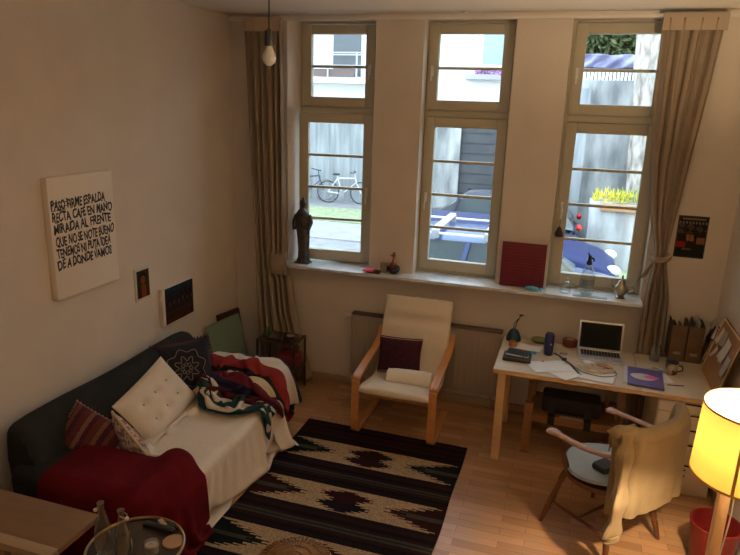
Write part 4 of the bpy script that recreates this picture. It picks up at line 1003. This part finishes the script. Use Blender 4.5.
cg = thing('cardigan', 'olive beige wool cardigan draped over the back of the wooden armchair', 'cardigan', (CX, CY, .85), CR_)
P2 = P.copy(); P2[..., 2] -= .85
put('body_cloth', MB().grid(P2), card, cg, world=False, solid=.007, subsurf=1)
# sleeve hanging on the left side
n, m = 22, 56
aa = np.linspace(0, 2 * PI, n)[:, None]; tt = np.linspace(0, 1, m)[None, :]
path = np.array([(-.22, -.26, .905), (-.27, -.285, .88), (-.315, -.31, .80), (-.335, -.325, .66), (-.35, -.335, .52), (-.355, -.33, .40), (-.36, -.32, .31)])
kk = np.linspace(0, 1, len(path))
Q = np.zeros((n, m, 3))
for j in range(m):
    t = j / (m - 1); c = np.array([np.interp(t, kk, path[:, k]) for k in range(3)]); r = .045 + .012 * math.sin(t * 21) + .012 * t
    for i in range(n):
        a = 2 * PI * i / (n - 1); rr_ = r * (1 + .22 * math.sin(3 * a + t * 4)); Q[i, j] = c + np.array([rr_ * math.cos(a) * .9, rr_ * math.sin(a) * .55, 0])
Q[..., 2] -= .85
put('sleeve', MB().grid(Q), card, cg, world=False, solid=.006)
b_ = MB()
for k in range(3):
    b_.tube([(-.36 + (.056 + .003 * k) * math.cos(a) * .9, -.32 + .04 * math.sin(a), -.535 - .012 * k + .006 * math.sin(3 * a)) for a in [2 * PI * i / 24 for i in range(24)]], .008, 6, closed=True)
put('cuff', b_, card, cg, world=False)

# ------------------------------------------------------------------ floor lamp
LX, LY = 3.80, -2.5
lw_ = wood('lamp post wood', (.55, .33, .16), (.62, .40, .20), .4, (12, 12, 2))
fl = thing('floor_lamp', 'glowing yellow drum shade floor lamp on a pale wooden post', 'floor lamp', (LX, LY, 0))
shm = bpy.data.materials.new('lamp shade cloth'); shm.use_nodes = True; nt3 = shm.node_tree; pr = nt3.nodes['Principled BSDF']; pr.inputs['Base Color'].default_value = (.92, .80, .52, 1); pr.inputs['Roughness'].default_value = .8
tr = nt3.nodes.new('ShaderNodeBsdfTranslucent'); tr.inputs[0].default_value = (1.0, .86, .42, 1); mx3 = nt3.nodes.new('ShaderNodeMixShader'); mx3.inputs[0].default_value = .78
nt3.links.new(pr.outputs[0], mx3.inputs[1]); nt3.links.new(tr.outputs[0], mx3.inputs[2]); nt3.links.new(mx3.outputs[0], nt3.nodes['Material Output'].inputs[0])
RS0, RS1, ZS0, ZS1 = .203, .193, 1.095, 1.412
sh = put('lamp_shade', MB().lathe([(RS0, ZS0), (RS1, ZS1)], (LX, LY, 0), 64, cap=False), shm, fl, solid=.0025)
rimm = mat('shade trim', (.62, .36, .13), .8)
for r, z in ((RS0 + .001, ZS0 + .004), (RS1 + .001, ZS1 - .004)): put('trim_band', MB().lathe([(r, z - .005), (r + .002, z - .005), (r + .002, z + .005), (r, z + .005)], (LX, LY, 0), 64, cap=False), rimm, sh)
for a in (math.radians(247), math.radians(67)):
    p0 = V(LX + (RS0 + .0015) * math.cos(a), LY + (RS0 + .0015) * math.sin(a), ZS0); p1 = V(LX + (RS1 + .0015) * math.cos(a), LY + (RS1 + .0015) * math.sin(a), ZS1)
    put('seam_tape', MB().bar([p0, p1], .012, .002, up=(-math.sin(a), math.cos(a), 0)), rimm, sh)
PX = LX - .055
b_ = MB(); b_.box((PX - .022, LY - .022, .03), (PX + .022, LY + .022, 1.18), .003); put('post', b_, lw_, fl)
put('base', MB().lathe([(.14, 0), (.145, .008), (.14, .025), (.02, .03)], (PX, LY, 0), 40), lw_, fl)
b_ = MB()
for k in range(3):
    a = 2 * PI * k / 3 + .5; b_.tube([(LX, LY, 1.19), (LX + RS0 * .985 * math.cos(a), LY + RS0 * .985 * math.sin(a), 1.17)], .0025, 5)
put('shade_spider', b_, mat('steel wire', (.4, .38, .35), .4, metal=.8), fl)
b_ = MB(); b_.lathe([(.02, 1.17), (.022, 1.20), (.018, 1.235)], (LX, LY, 0), 16); put('socket', b_, mat('white socket', (.7, .68, .64), .4), fl)
bulb = put('bulb', MB().lathe([(.014, 1.235), (.02, 1.255), (.03, 1.285), (.03, 1.305), (.018, 1.33), (.004, 1.337)], (LX, LY, 0), 20), emis('lit bulb', (1, .72, .42), 3500), fl)
put('cord', MB().tube(spl([(PX + .012, LY - .02, 1.15), (PX + .035, LY - .02, .95), (PX + .02, LY - .022, .6), (PX + .03, LY - .022, .2), (PX + .10, LY - .10, .04), (PX + .25, LY - .2, .008)], 8), .0035, 6), mat('white cord', (.7, .66, .6), .5), fl)

# red bin behind the lamp
rb_ = thing('waste_bin', 'dark red round waste bin on the floor by the right wall', 'bin', (3.985, -1.60, 0))
put('bin_wall', MB().lathe([(.0, .004), (.10, .004), (.105, .001), (.135, .29), (.131, .29), (.10, .012), (0, .010)], (3.985, -1.60, 0), 48), mat('red plastic', (.12, .007, .006), .45), rb_)
put('rim', MB().tube([(3.985 + .135 * math.cos(a), -1.60 + .135 * math.sin(a), .291) for a in [2 * PI * i / 40 for i in range(40)]], .005, 6, closed=True), mat('red rim', (.15, .009, .008), .4), rb_)

# ------------------------------------------------------------------ pendant bulb
pb = thing('pendant_bulb', 'bare frosted bulb in a black socket hanging on a cord from the ceiling', 'pendant lamp', (1.565, -2.4, H))
put('cord', MB().tube([(1.565, -2.4, H), (1.568, -2.4, 3.0), (1.565, -2.4, 2.86)], .0035, 6), mat('black cord', (.015, .015, .015), .6), pb)
put('canopy', MB().lathe([(.045, H - .0005), (.045, H - .012), (.01, H - .03)], (1.565, -2.4, 0), 24), mat('black canopy', (.02, .02, .02), .5), pb)
put('socket', MB().lathe([(.008, 2.885), (.02, 2.875), (.022, 2.815), (.019, 2.81)], (1.565, -2.4, 0), 20), mat('black socket', (.02, .02, .022), .4), pb)
put('bulb', MB().lathe([(.014, 2.81), (.018, 2.798), (.03, 2.775), (.033, 2.758), (.028, 2.738), (.014, 2.725), (.002, 2.721)], (1.565, -2.4, 0), 24), mat('frosted glass', (.75, .70, .62), .35, trans=.35), pb)

# ------------------------------------------------------------------ foreground: sideboard, tray table, bottles, pouf
tanw = wood('tan wood', (.20, .115, .06), (.235, .14, .075), .5, (2, 10, 10)); rim2 = wood('pale rim wood', (.36, .25, .15), (.40, .29, .18), .5, (2, 10, 10))
sb = thing('low_table', 'low tan wooden table with a paler front rim at the near end of the sofa', 'table', (.47, -3.2, 0))
put('tabletop', MB().box((.02, -3.30, .52), (.92, -3.03, .55), .003), tanw, sb)
put('front_rim', MB().box((.02, -3.36, .515), (.92, -3.301, .554), .004), rim2, sb)
for x in (.05, .62):
    for y in (-3.33, -3.08): put('leg', MB().box((x - .02, y - .02, 0), (x + .02, y + .02, .52), .003), tanw, sb)
TX, TY, TZ, TR = 1.225, -3.155, .53, .218
tt_ = thing('tray_table', 'round tray table with brass rim and dark mirrored top in the foreground', 'side table', (TX, TY, 0))
brs = mat('aged brass', (.34, .26, .14), .35, metal=.8)
put('tray', MB().lathe([(0, TZ - .01), (TR, TZ - .01), (TR, TZ), (0, TZ)], (TX, TY, 0), 56), mat('dark mirror', (.10, .075, .06), .18, metal=.5), tt_)
put('rim', MB().tube([(TX + TR * math.cos(a), TY + TR * math.sin(a), TZ + .008) for a in [2 * PI * i / 64 for i in range(64)]], .007, 8, closed=True), brs, tt_)
for k in range(3):
    a = 2 * PI * k / 3 + .4; put('leg', MB().tube([(TX + .15 * math.cos(a), TY + .15 * math.sin(a), TZ - .01), (TX + .19 * math.cos(a), TY + .19 * math.sin(a), 0)], .009, 8), brs, tt_)
bgl = glass('bottle glass', (.80, .84, .78), .10, .03)
def bottle(x, y, label, ang):
    z = TZ + .002; t = thing('swing_top_bottle', label, 'bottle', (x, y, z), 0, 'glass bottles on the tray table')
    put('bottle_glass', MB().lathe([(.030, 0), (.037, .006), (.039, .02), (.039, .13), (.034, .17), (.02, .215), (.0145, .24), (.0135, .265), (.016, .268), (.016, .28), (.012, .281)], (x, y, z), 28), bgl, t)
    b_ = MB(); c, s = math.cos(ang), math.sin(ang)
    for q in (-1, 1): b_.tube([(x - s * .016 * q, y + c * .016 * q, z + .262), (x + c * .02 - s * .014 * q, y + s * .02 + c * .014 * q, z + .25), (x + c * .024, y + s * .024, z + .238)], .0014, 5)
    put('wire_bail', b_, mat('bail wire', (.5, .48, .45), .3, metal=.9), t)
    b_ = MB(); b_.sphere((x + c * .026, y + s * .026, z + .24), .009); put('bail_knob', b_, mat('white ceramic', (.72, .70, .66)), t)
bottle(1.13, -3.245, 'clear swing-top glass bottle, the left one on the tray table', PI + .3); bottle(1.25, -3.26, 'clear swing-top glass bottle, the right one on the tray table', .2)
b_ = MB(); b_.box((1.16, -3.02, TZ + .001), (1.33, -2.985, TZ + .022), .008); b_.box((1.27, -2.99, TZ + .001), (1.31, -2.955, TZ + .016), .004)
single('remote_control', b_, mat('black remote', (.012, .012, .012), .4), 'black remote control lying on the tray table behind the bottles', 'remote', (1.25, -3.0, TZ))
b_ = MB(); b_.box((-.035, -.012, 0), (.035, .012, .012), .003, M=Matrix.Translation((1.24, -2.965, TZ + .001)) @ Matrix.Rotation(-.5, 4, 'Z')) ; single('matchbox', b_, mat('cream box', (.45, .36, .22), .6), 'small cream matchbox on the tray table by the remote', 'matchbox', (1.24, -2.965, TZ))
cn = thing('candle_jar', 'small glass candle jar with swirled pale top on the tray table', 'candle', (1.315, -3.155, TZ))
put('jar_glass', MB().lathe([(.028, 0), (.034, .005), (.036, .05), (.034, .055)], (1.315, -3.155, TZ + .001), 24), clear, cn)
b_ = MB(); b_.lathe([(.0, .004), (.03, .005), (.031, .04), (.0, .043)], (1.315, -3.155, TZ + .001), 24); put('wax', b_, mat('pale wax', (.45, .36, .27), .5), cn)
b_ = MB(); b_.tube([(1.315 + (.006 + .0022 * i) * math.cos(i * .55), -3.155 + (.006 + .0022 * i) * math.sin(i * .55), TZ + .047) for i in range(12)], .003, 6); put('swirl', b_, mat('pale wax light', (.6, .52, .42), .5), cn)
single('coaster', MB().lathe([(0, 0), (.05, 0), (.05, .006), (0, .006)], (1.365, -3.06, TZ + .001), 36), mat('cork coaster', (.40, .24, .13), .7), 'round tan coaster on the right side of the tray table', 'coaster', (1.365, -3.06, TZ))
# wicker pouf
wk = mat('wicker', (.22, .115, .045), .6, col2=(.30, .17, .07), scale=40)
pf_ = thing('wicker_stool', 'round domed wicker stool standing on the rug in the foreground', 'stool', (1.87, -2.80, 0))
zc = .36
b_ = MB(); b_.lathe([(.17, .01), (.20, .10), (.21, .22), (.20, .32), (.185, zc - .01), (.12, zc + .008), (0, zc + .02)], (1.87, -2.80, 0), 48); put('core', b_, mat('wicker core', (.09, .045, .02), .8), pf_)
b_ = MB()
for k in range(56):
    a = 2 * PI * k / 56; c, s = math.cos(a), math.sin(a); b_.tube([(1.87 + r * c, -2.80 + r * s, z) for r, z in ((.02, zc + .024), (.12, zc + .013), (.188, zc - .006), (.205, .32), (.214, .22), (.204, .10), (.174, .01))], .0062, 5)
put('spokes', b_, wk, pf_)['kind'] = 'stuff'
b_ = MB()
for r, z in ((.04, zc + .028), (.09, zc + .022), (.14, zc + .012), (.19, zc - .006), (.212, .28), (.218, .22), (.214, .16), (.208, .10)):
    b_.tube([(1.87 + r * math.cos(a), -2.80 + r * math.sin(a), z + .004 * math.sin(28 * a)) for a in [2 * PI * i / 112 for i in range(112)]], .004, 5, closed=True)
put('weave_rings', b_, wk, pf_)['kind'] = 'stuff'

# ------------------------------------------------------------------ outside the windows
GZ = -.5
asph = mat('asphalt', (.21, .205, .205), .85, col2=(.28, .275, .27), scale=4, bump=.2)
pave = mat('pavement', (.34, .34, .33), .85, col2=(.26, .26, .26), scale=2)
conc = mat('weathered concrete', (.18, .20, .205), .9, col2=(.34, .36, .37), scale=2.2, stretch=(3.5, 3.5, .35), bump=.2, bscale=8, mix=(.3, .7))
concl = mat('pale concrete', (.17, .18, .18), .9, col2=(.50, .50, .49), scale=1.5, stretch=(1.6, 1.6, .5), mix=(.32, .6), bump=.2, bscale=10)
plas = mat('white facade plaster', (.75, .74, .72), .9, col2=(.80, .79, .78), scale=2)
struct('ground', MB().box((-22, .36, GZ - .3), (22, 30, GZ)), asph, smooth=False)
struct('exterior_wall_base', MB().box((-6, .30, GZ), (10, .36, 1.08)), plas, smooth=False)
single('pavement', MB().box((-9, 8.2, GZ), (1.0, 10.2, GZ + .03)), pave, 'pale paving strip between the parked cars and the grass', 'pavement', (-3, 9, GZ), kind='structure')
gr = mat('lawn', (.20, .27, .12), .95, col2=(.36, .38, .24), scale=9, bump=.5, bscale=60)
single('lawn', MB().box((-9, 10.2, GZ), (-1.2, 12.2, GZ + .06)), gr, 'strip of pale green grass before the bicycles outside', 'lawn', (-4, 11, GZ), kind='structure')
struct('courtyard_wall', MB().box((-12, 14, GZ), (-1.05, 14.4, 2.35)), conc, smooth=False)
fc = MB(); fc.box((-12, 14.02, 2.35), (1.9, 14.4, 9)); fc.box((1.75, 14, GZ), (1.9, 14.4, 2.36)); struct('pale_concrete_column', MB().box((-1.05, 13.98, GZ), (-.33, 14.4, 2.35)), concl, smooth=False); struct('courtyard_facade', fc, plas, smooth=False)
gd = thing('garage_door', 'dark grey garage door in the white facade behind the middle window', 'garage door', (.7, 14.1, GZ))
put('door_leaf', MB().box((-.33, 14.10, GZ), (1.75, 14.16, 2.35)), mat('slate door', (.055, .06, .068), .6, col2=(.08, .085, .09), scale=3), gd)
b_ = MB()
for k in range(9): b_.box((-.33, 14.085, GZ + .2 + k * .3), (1.75, 14.10, GZ + .22 + k * .3))
put('groove_lines', b_, mat('slate line', (.03, .032, .036), .6), gd)
# balcony opposite
bc = thing('balcony', 'balcony with pale metal railing on the white facade opposite', 'balcony', (-4.1, 13.5, 3.3))
put('slab', MB().box((-6.2, 13.2, 3.12), (-2.4, 14.0, 3.26)), plas, bc)
rl = mat('pale railing', (.42, .46, .46), .5)
for z in (3.62, 3.92, 3.98): put('rail', MB().box((-6.2, 13.2, z - .015), (-2.4, 13.23, z + .015)), rl, bc)
for k in range(5): x = -6.1 + k * .9; put('post', MB().box((x - .02, 13.2, 3.2), (x + .02, 13.24, 4.0)), rl, bc)
put('flower_box', MB().box((-4.9, 13.26, 3.30), (-3.5, 13.42, 3.52)), mat('brown planter', (.14, .10, .09), .7), bc)
bd2 = thing('balcony_door', 'grey glazed balcony door on the facade opposite the left window', 'door', (-4.3, 13.98, 3.26))
put('door_frame', MB().box((-5.0, 13.97, 3.26), (-3.45, 14.02, 5.4)), mat('pale door frame', (.62, .62, .62), .5), bd2)
put('door_glass', MB().box((-4.42, 13.955, 3.34), (-3.52, 13.972, 5.3)), mat('dark door glass', (.075, .09, .10), .2), bd2)
wn2 = thing('facade_window', 'pale blue window with flower box on the facade behind the middle window', 'window', (.2, 13.98, 3.9))
put('frame', MB().box((-.25, 13.97, 3.65), (.95, 14.02, 5.2)), mat('white window frame', (.7, .7, .7), .5), wn2)
put('glass', MB().box((.15, 13.955, 3.75), (.90, 13.972, 5.1)), mat('pale blue glass', (.30, .42, .42), .2), wn2)
fb = thing('flower_box', 'flower box with purple blossoms below the facade window opposite', 'flower box', (.35, 13.8, 3.4))
put('trough', MB().box((-.3, 13.72, 3.32), (1.0, 14.02, 3.46)), mat('grey trough', (.4, .38, .4), .7), fb)
b_ = MB()
for k in range(60): b_.sphere((random.uniform(0, .8), random.uniform(13.72, 13.9), 3.50 + random.uniform(-.04, .10)), random.uniform(.03, .055), u=8, v=6)
put('blossoms', b_, mat('purple blossom', (.35, .20, .38), .8), fb)['kind'] = 'stuff'
# drainpipe
# retaining wall, tarp fence, hedge, tree on the right
struct('retaining_wall', MB().box((2.0, 9.4, GZ), (14, 9.8, 3.18)), concl, smooth=False)
rw2 = MB(); rw2.box((2.35, 9.1, GZ), (3.15, 9.4, 3.0)); struct('concrete_pier', rw2, conc, smooth=False)
struct('bank', MB().box((1.9, 9.8, 2.9), (14, 14, 3.2)), gr, smooth=False)
fn = thing('fence', 'white slatted fence on top of the retaining wall behind the right window', 'fence', (4, 9.7, 3.2))
b_ = MB()
for k in range(34): x = 2.2 + k * .075; b_.box((x, 9.62, 3.18), (x + .055, 9.65, 3.40))
put('slats', b_, mat('white fence paint', (.75, .74, .74), .6), fn)
put('fence_rail', MB().box((2.2, 9.6, 3.39), (4.75, 9.66, 3.42)), mat('grey fence rail', (.25, .25, .27), .6), fn)
P = np.zeros((50, 16, 3))
for i in range(50):
    for j in range(16):
        s, t = i / 49, j / 15; P[i, j] = (2.2 + 2.0 * s, 9.72 + .06 * math.sin(13 * s + 4 * t) * t + .05 * math.sin(31 * s - 6 * t), 3.44 + .27 * t + .012 * math.sin(17 * s))
o = put('tarpaulin', MB().grid(P), mat('lavender tarp', (.42, .42, .58), .45, col2=(.20, .20, .34), scale=1.5, bump=.4, bscale=5), None, solid=.01); tag(o, 'crumpled lavender blue tarpaulin stretched above the white slatted fence', 'tarpaulin')
def foliage(name, x0, x1, y0, y1, z0, z1, nleaf, m, label, cat, size=.07):
    b_ = MB()
    for k in range(nleaf):
        c = V(random.uniform(x0, x1), random.uniform(y0, y1), z0 + (z1 - z0) * random.random() ** .8)
        u1 = V(random.gauss(0, 1), random.gauss(0, 1), random.gauss(0, 1)).normalized(); v1 = u1.orthogonal().normalized(); s = size * random.uniform(.5, 1.3)
        vs = [b_.b.verts.new(c + u1 * s), b_.b.verts.new(c + v1 * s * .5), b_.b.verts.new(c - u1 * s), b_.b.verts.new(c - v1 * s * .5)]; b_.b.faces.new(vs)
    return single(name, b_, m, label, cat, ((x0 + x1) / 2, (y0 + y1) / 2, z0), smooth=False)
hm = mat('hedge leaves', (.030, .060, .022), .8, col2=(.10, .13, .04), scale=6)
foliage('hedge', 2.0, 7.5, 11.0, 12.0, 3.18, 5.6, 9000, hm, 'dark green hedge on the bank above the retaining wall', 'hedge', .10)
struct('bank_hill', MB().box((1.9, 12.2, 3.0), (14, 13, 6.2)), mat('dark soil', (.04, .05, .025), .9), smooth=False)
trk = thing('tree', 'tree with thick rough pale bark outside the right window', 'tree', (4.3, 8.95, GZ))
b_ = MB(); rings = []
for k in range(40):
    z = GZ + .0 + k * .19; r = .26 * (1 + .35 * math.exp(-k / 3)) * (1 + .04 * math.sin(k * 1.3)); xx = 4.43 - .012 * k
    rings.append([V(xx + r * (1 + .10 * math.sin(7 * a + k * .5) + .05 * math.sin(17 * a + k)) * math.cos(a), 8.98 + r * (1 + .10 * math.sin(7 * a + k * .5)) * math.sin(a), z) for a in [2 * PI * i / 48 for i in range(48)]])
b_.loft(rings); put('trunk', b_, mat('pale bark', (.20, .17, .14), .95, col2=(.52, .48, .43), scale=9, stretch=(1, 1, .35), bump=1, bscale=20), trk)
b_ = MB(); b_.tube([(4.0, 8.98, 5.2), (3.3, 8.9, 6.2), (2.4, 9.2, 7.2)], [.12, .09, .04], 10); b_.tube([(3.95, 8.95, 5.8), (4.9, 8.4, 6.8), (5.8, 8.3, 7.5)], [.12, .08, .03], 10); put('branch', b_, _m['pale bark'], trk)
# planter bed
pl = thing('planter', 'raised concrete planter with moss green and yellow plants behind the parked cars', 'planter', (4.1, 8.1, GZ))
b_ = MB(); b_.box((3.35, 7.8, GZ), (6.5, 8.5, .84), .02); put('planter_box', b_, concl, pl)
b_ = MB(); b_.box((3.55, 7.72, .70), (6.5, 7.80, .84), .02); put('rim_board', b_, mat('orange timber', (.42, .22, .10), .7), pl)
b_ = MB()
for k in range(900):
    c = V(random.uniform(3.4, 6.3), random.uniform(7.8, 8.4), .84 + random.random() * .18); b_.tube([c, c + V(random.uniform(-.06, .06), random.uniform(-.06, .06), random.uniform(.04, .12))], [.012, .003], 4, cap=False)
put('greenery', b_, mat('moss and yellow', (.18, .30, .04), .8, col2=(.62, .52, .05), scale=1.3, mix=(.42, .58)), pl)['kind'] = 'stuff'
single('grass_tuft', MB().box((4.0, 5.9, GZ), (6.0, 7.7, GZ + .08)), gr, 'small green lawn patch right of the cars', 'lawn', (5, 6.8, GZ), kind='structure')

# cars
dg = mat('car window glass', (.05, .07, .075), .08, spec=.8); tyre = mat('tyre', (.015, .015, .016), .7); rimc = mat('alloy', (.45, .46, .48), .3, metal=.8)
def car(name, x0, y0, L, Wd, Hh, paint, label, flip=1, rack=False):
    """side on, along X; nose towards +X when flip=1"""
    t = thing(name, label, 'car', (x0, y0, GZ))
    def X(s): return x0 + (s if flip > 0 else -s)
    prof = [(-L / 2, .30, .55), (-L / 2 + .05, .24, .80), (-L / 2 + .25, .22, .90), (-L * .15, .20, .92), (L * .12, .20, .93), (L * .22, .20, .90), (L * .38, .22, .78), (L / 2 - .12, .26, .64), (L / 2, .32, .52)]
    b_ = MB(); rings = []
    for s, zb, zt in prof:
        e = .90 if abs(s) > L / 2 - .08 else 1
        w_ = Wd / 2 * e
        rings.append([V(X(s), y0 + a * w_, GZ + zb + (zt - zb) * c) for a, c in ((-.92, 0), (-1, .25), (-1, .6), (-.95, .9), (-.85, 1), (-.4, 1.02), (0, 1.03), (.4, 1.02), (.85, 1), (.95, .9), (1, .6), (1, .25), (.92, 0))])
    b_.loft(rings); put('body', b_, paint, t, subsurf=1)
    cab_ = [(-L * .46, .88, .80, .90), (-L * .40, Hh - .10, .72, .80), (-L * .25, Hh - .01, .66, .74), (0, Hh, .66, .74), (L * .06, Hh - .03, .68, .74), (L * .22, .90, .82, .88)]
    b_ = MB(); rings = []
    for s, zt, wt_, wbm in cab_:
        rings.append([V(X(s), y0 + a * Wd / 2, GZ + z) for a, z in ((-wbm - .08, .86), (-wbm, .9), (-wt_, max(.9, zt - .05)), (-wt_ * .8, zt), (0, zt + .01), (wt_ * .8, zt), (wt_, max(.9, zt - .05)), (wbm, .9), (wbm + .08, .86))])
    b_.loft(rings); put('windows', b_, dg, t)
    b_ = MB(); rings = []
    for s, zt, wt_, wbm in cab_[1:5]:
        rings.append([V(X(s), y0 + a * Wd / 2, GZ + z) for a, z in ((-wt_ * 1.01, zt - .055), (-wt_ * .82, zt + .008), (0, zt + .022), (wt_ * .82, zt + .008), (wt_ * 1.01, zt - .055), (0, zt - .02))])
    b_.loft(rings); put('roof', b_, paint, t)
    for s in (-L * .40, -L * .12, L * .12):
        for q in (-1, 1):
            put('pillar', MB().bar([(X(s - .0), y0 + q * Wd / 2 * .90, GZ + .88), (X(s + (.10 if s < 0 else -.16)), y0 + q * Wd / 2 * .70, GZ + Hh - .05)], .06, .03, up=(1, 0, 0)), paint, t)
    for s in (-L * .31, L * .31):
        for q in (-1, 1):
            wM = Matrix.Translation((X(s), y0 + q * (Wd / 2 - .09), GZ + .31)) @ Matrix.Rotation(PI / 2, 4, 'X')
            wh = put('wheel', MB().lathe([(.20, -.1), (.29, -.1), (.31, -.06), (.31, .06), (.29, .1), (.20, .1)], wM.to_translation(), 28, M=wM.to_3x3().to_4x4()), tyre, t)
            hb = MB(); hb.lathe([(.0, -.085), (.21, -.085), (.21, .085), (0, .085)], wM.to_translation(), 20, M=wM.to_3x3().to_4x4())
            for k in range(5):
                a = 2 * PI * k / 5; c = wM.to_translation(); d = V(math.cos(a), 0, math.sin(a)); hb.bar([c + d * .03 + V(0, q * .09, 0), c + d * .19 + V(0, q * .09, 0)], .05, .012, up=(-math.sin(a), 0, math.cos(a)))
            put('hubcap', hb, rimc, wh)
    for q in (-1, 1):
        b_ = MB(); b_.sphere((X(L / 2 - .10), y0 + q * Wd * .36, GZ + .60), .12, (1.0, 1.1, .7)); put('headlight', b_, mat('headlight lens', (.75, .76, .74), .15), t)
        b_ = MB(); b_.sphere((X(-L / 2 + .06), y0 + q * Wd * .41, GZ + .90), .08, (.7, 1.2, .8)); put('taillight', b_, mat('red lens', (.55, .012, .01), .2), t)
    put('mirror', MB().box((X(L * .16) - .09, y0 - Wd / 2 - .14, GZ + .90), (X(L * .16) + .09, y0 - Wd / 2 + .02, GZ + 1.02), .03), paint, t)
    put('bumper_trim', MB().box((X(L / 2) - .08, y0 - Wd * .36, GZ + .32), (X(L / 2) + .02, y0 + Wd * .36, GZ + .42), .02), mat('black trim', (.02, .02, .02), .5), t)
    if rack:
        for s in (-L * .20, -L * .04):
            put('rack_bar', MB().box((X(s) - .045, y0 - Wd * .36, GZ + Hh + .07), (X(s) + .045, y0 + Wd * .36, GZ + Hh + .11), .01), mat('silver rack', (.72, .73, .74), .35), t)
            for q in (-1, 1): put('rack_foot', MB().box((X(s) - .05, y0 + q * Wd * .35 - .04, GZ + Hh - .03), (X(s) + .05, y0 + q * Wd * .35 + .04, GZ + Hh + .075), .01), mat('grey foot', (.30, .31, .32), .5), t)
        for q in (-1, 1): put('roof_rail', MB().tube([(X(-L * .36), y0 + q * Wd * .35, GZ + Hh - .03), (X(-L * .3), y0 + q * Wd * .35, GZ + Hh + .03), (X(.0), y0 + q * Wd * .35, GZ + Hh + .035), (X(L * .06), y0 + q * Wd * .35, GZ + Hh - .03)], .018, 8), mat('silver rack', (.72, .73, .74)), t)
    return t
car('estate_car', 2.2, 3.45, 4.3, 1.75, 1.42, mat('mid blue paint', (.07, .10, .22), .2, metal=.2, spec=.7), 'mid blue estate car with roof rack parked right below the middle window', 1, True)
car('blue_car', 1.75, 5.95, 4.2, 1.72, 1.18, mat('navy paint', (.015, .022, .085), .5, spec=.25), 'navy blue car parked behind the one with the roof rack')
car('dark_car', 1.2, 8.05, 4.1, 1.7, 1.40, mat('midnight paint', (.012, .014, .035), .2, metal=.3), 'midnight blue car with red tail light farthest from the windows', -1)

# bicycles
def bike(x, y, a, frame_m, label, basket=False):
    t = thing('bicycle', label, 'bicycle', (x, y, GZ), a, 'bicycles against the concrete wall')
    tm_ = mat('bike tyre', (.03, .03, .032), .7); sp_ = mat('bike metal', (.35, .36, .37), .35, metal=.7)
    for cx in (-.53, .53):
        wh = put('wheel', MB().tube([(cx + .335 * math.cos(q), 0, .345 + .335 * math.sin(q)) for q in [2 * PI * i / 40 for i in range(40)]], .018, 8, closed=True), tm_ if not basket else sp_, t, world=False)
        b_ = MB()
        for k in range(12): q = 2 * PI * k / 12; b_.tube([(cx, 0, .345), (cx + .33 * math.cos(q), 0, .345 + .33 * math.sin(q))], .003, 4)
        o = put('spokes', b_, sp_, wh, world=False)
    b_ = MB(); P_ = dict(r=(-.53, 0, .345), bb=(-.08, 0, .30), st=(-.22, 0, .78), ht=(.34, 0, .80), hb=(.38, 0, .66), f=(.53, 0, .345))
    for a1, a2 in (('r', 'bb'), ('bb', 'st'), ('r', 'st'), ('st', 'ht'), ('bb', 'hb'), ('ht', 'hb'), ('hb', 'f')): b_.tube([P_[a1], P_[a2]], .02, 8)
    b_.tube([P_['ht'], (.31, 0, .96)], .014, 8); b_.tube([P_['st'], (-.25, 0, .88)], .014, 8); put('frame', b_, frame_m, t, world=False)
    b_ = MB(); b_.tube([(.22, -.28, 1.0), (.30, -.2, .98), (.32, 0, .97), (.30, .2, .98), (.22, .28, 1.0)], .014, 8); put('handlebar', b_, tm_, t, world=False)
    b_ = MB(); b_.sphere((-.27, 0, .90), .06, (2.1, 1.2, .55)); put('saddle', b_, tm_, t, world=False)
    b_ = MB(); b_.lathe([(.0, -.01), (.09, -.01), (.09, .01), (0, .01)], (-.08, -.03, .30), 20, M=Matrix.Rotation(PI / 2, 4, 'X')); b_.tube([(-.08, -.05, .30), (-.02, -.06, .15)], .01); put('crank', b_, sp_, t, world=False)
    if basket:
        b_ = MB(); b_.box((-.75, -.15, .72), (-.38, .15, .92), .02); put('rear_box', b_, mat('green crate', (.16, .25, .08), .7), t, world=False)
    return t
bike(-3.80, 13.5, math.radians(8), mat('white bike paint', (.62, .63, .62), .35), 'white bicycle leaning on the concrete wall, the right one')
bike(-4.95, 13.4, math.radians(50), mat('dark blue bike paint', (.03, .05, .12), .35), 'dark blue bicycle with a green crate, the left one by the wall', True)

# ------------------------------------------------------------------ added room fill light

# globe lamp added unseen behind the viewpoint as warm fill for the room
cgl = thing('added_fill_lamp', 'added unseen white globe fill lamp behind the viewpoint', 'fill lamp', (2.2, -6.0, H))
put('canopy', MB().lathe([(.06, H - .0005), (.06, H - .03), (.02, H - .04)], (2.2, -6.0, 0), 24), handlem, cgl)
put('stem', MB().tube([(2.2, -6.0, H - .03), (2.2, -6.0, H - .22)], .006), handlem, cgl)
put('globe', MB().sphere((2.2, -6.0, H - .33), .12, u=32, v=20), emis('fill globe', (1, .80, .64), 19.5), cgl)
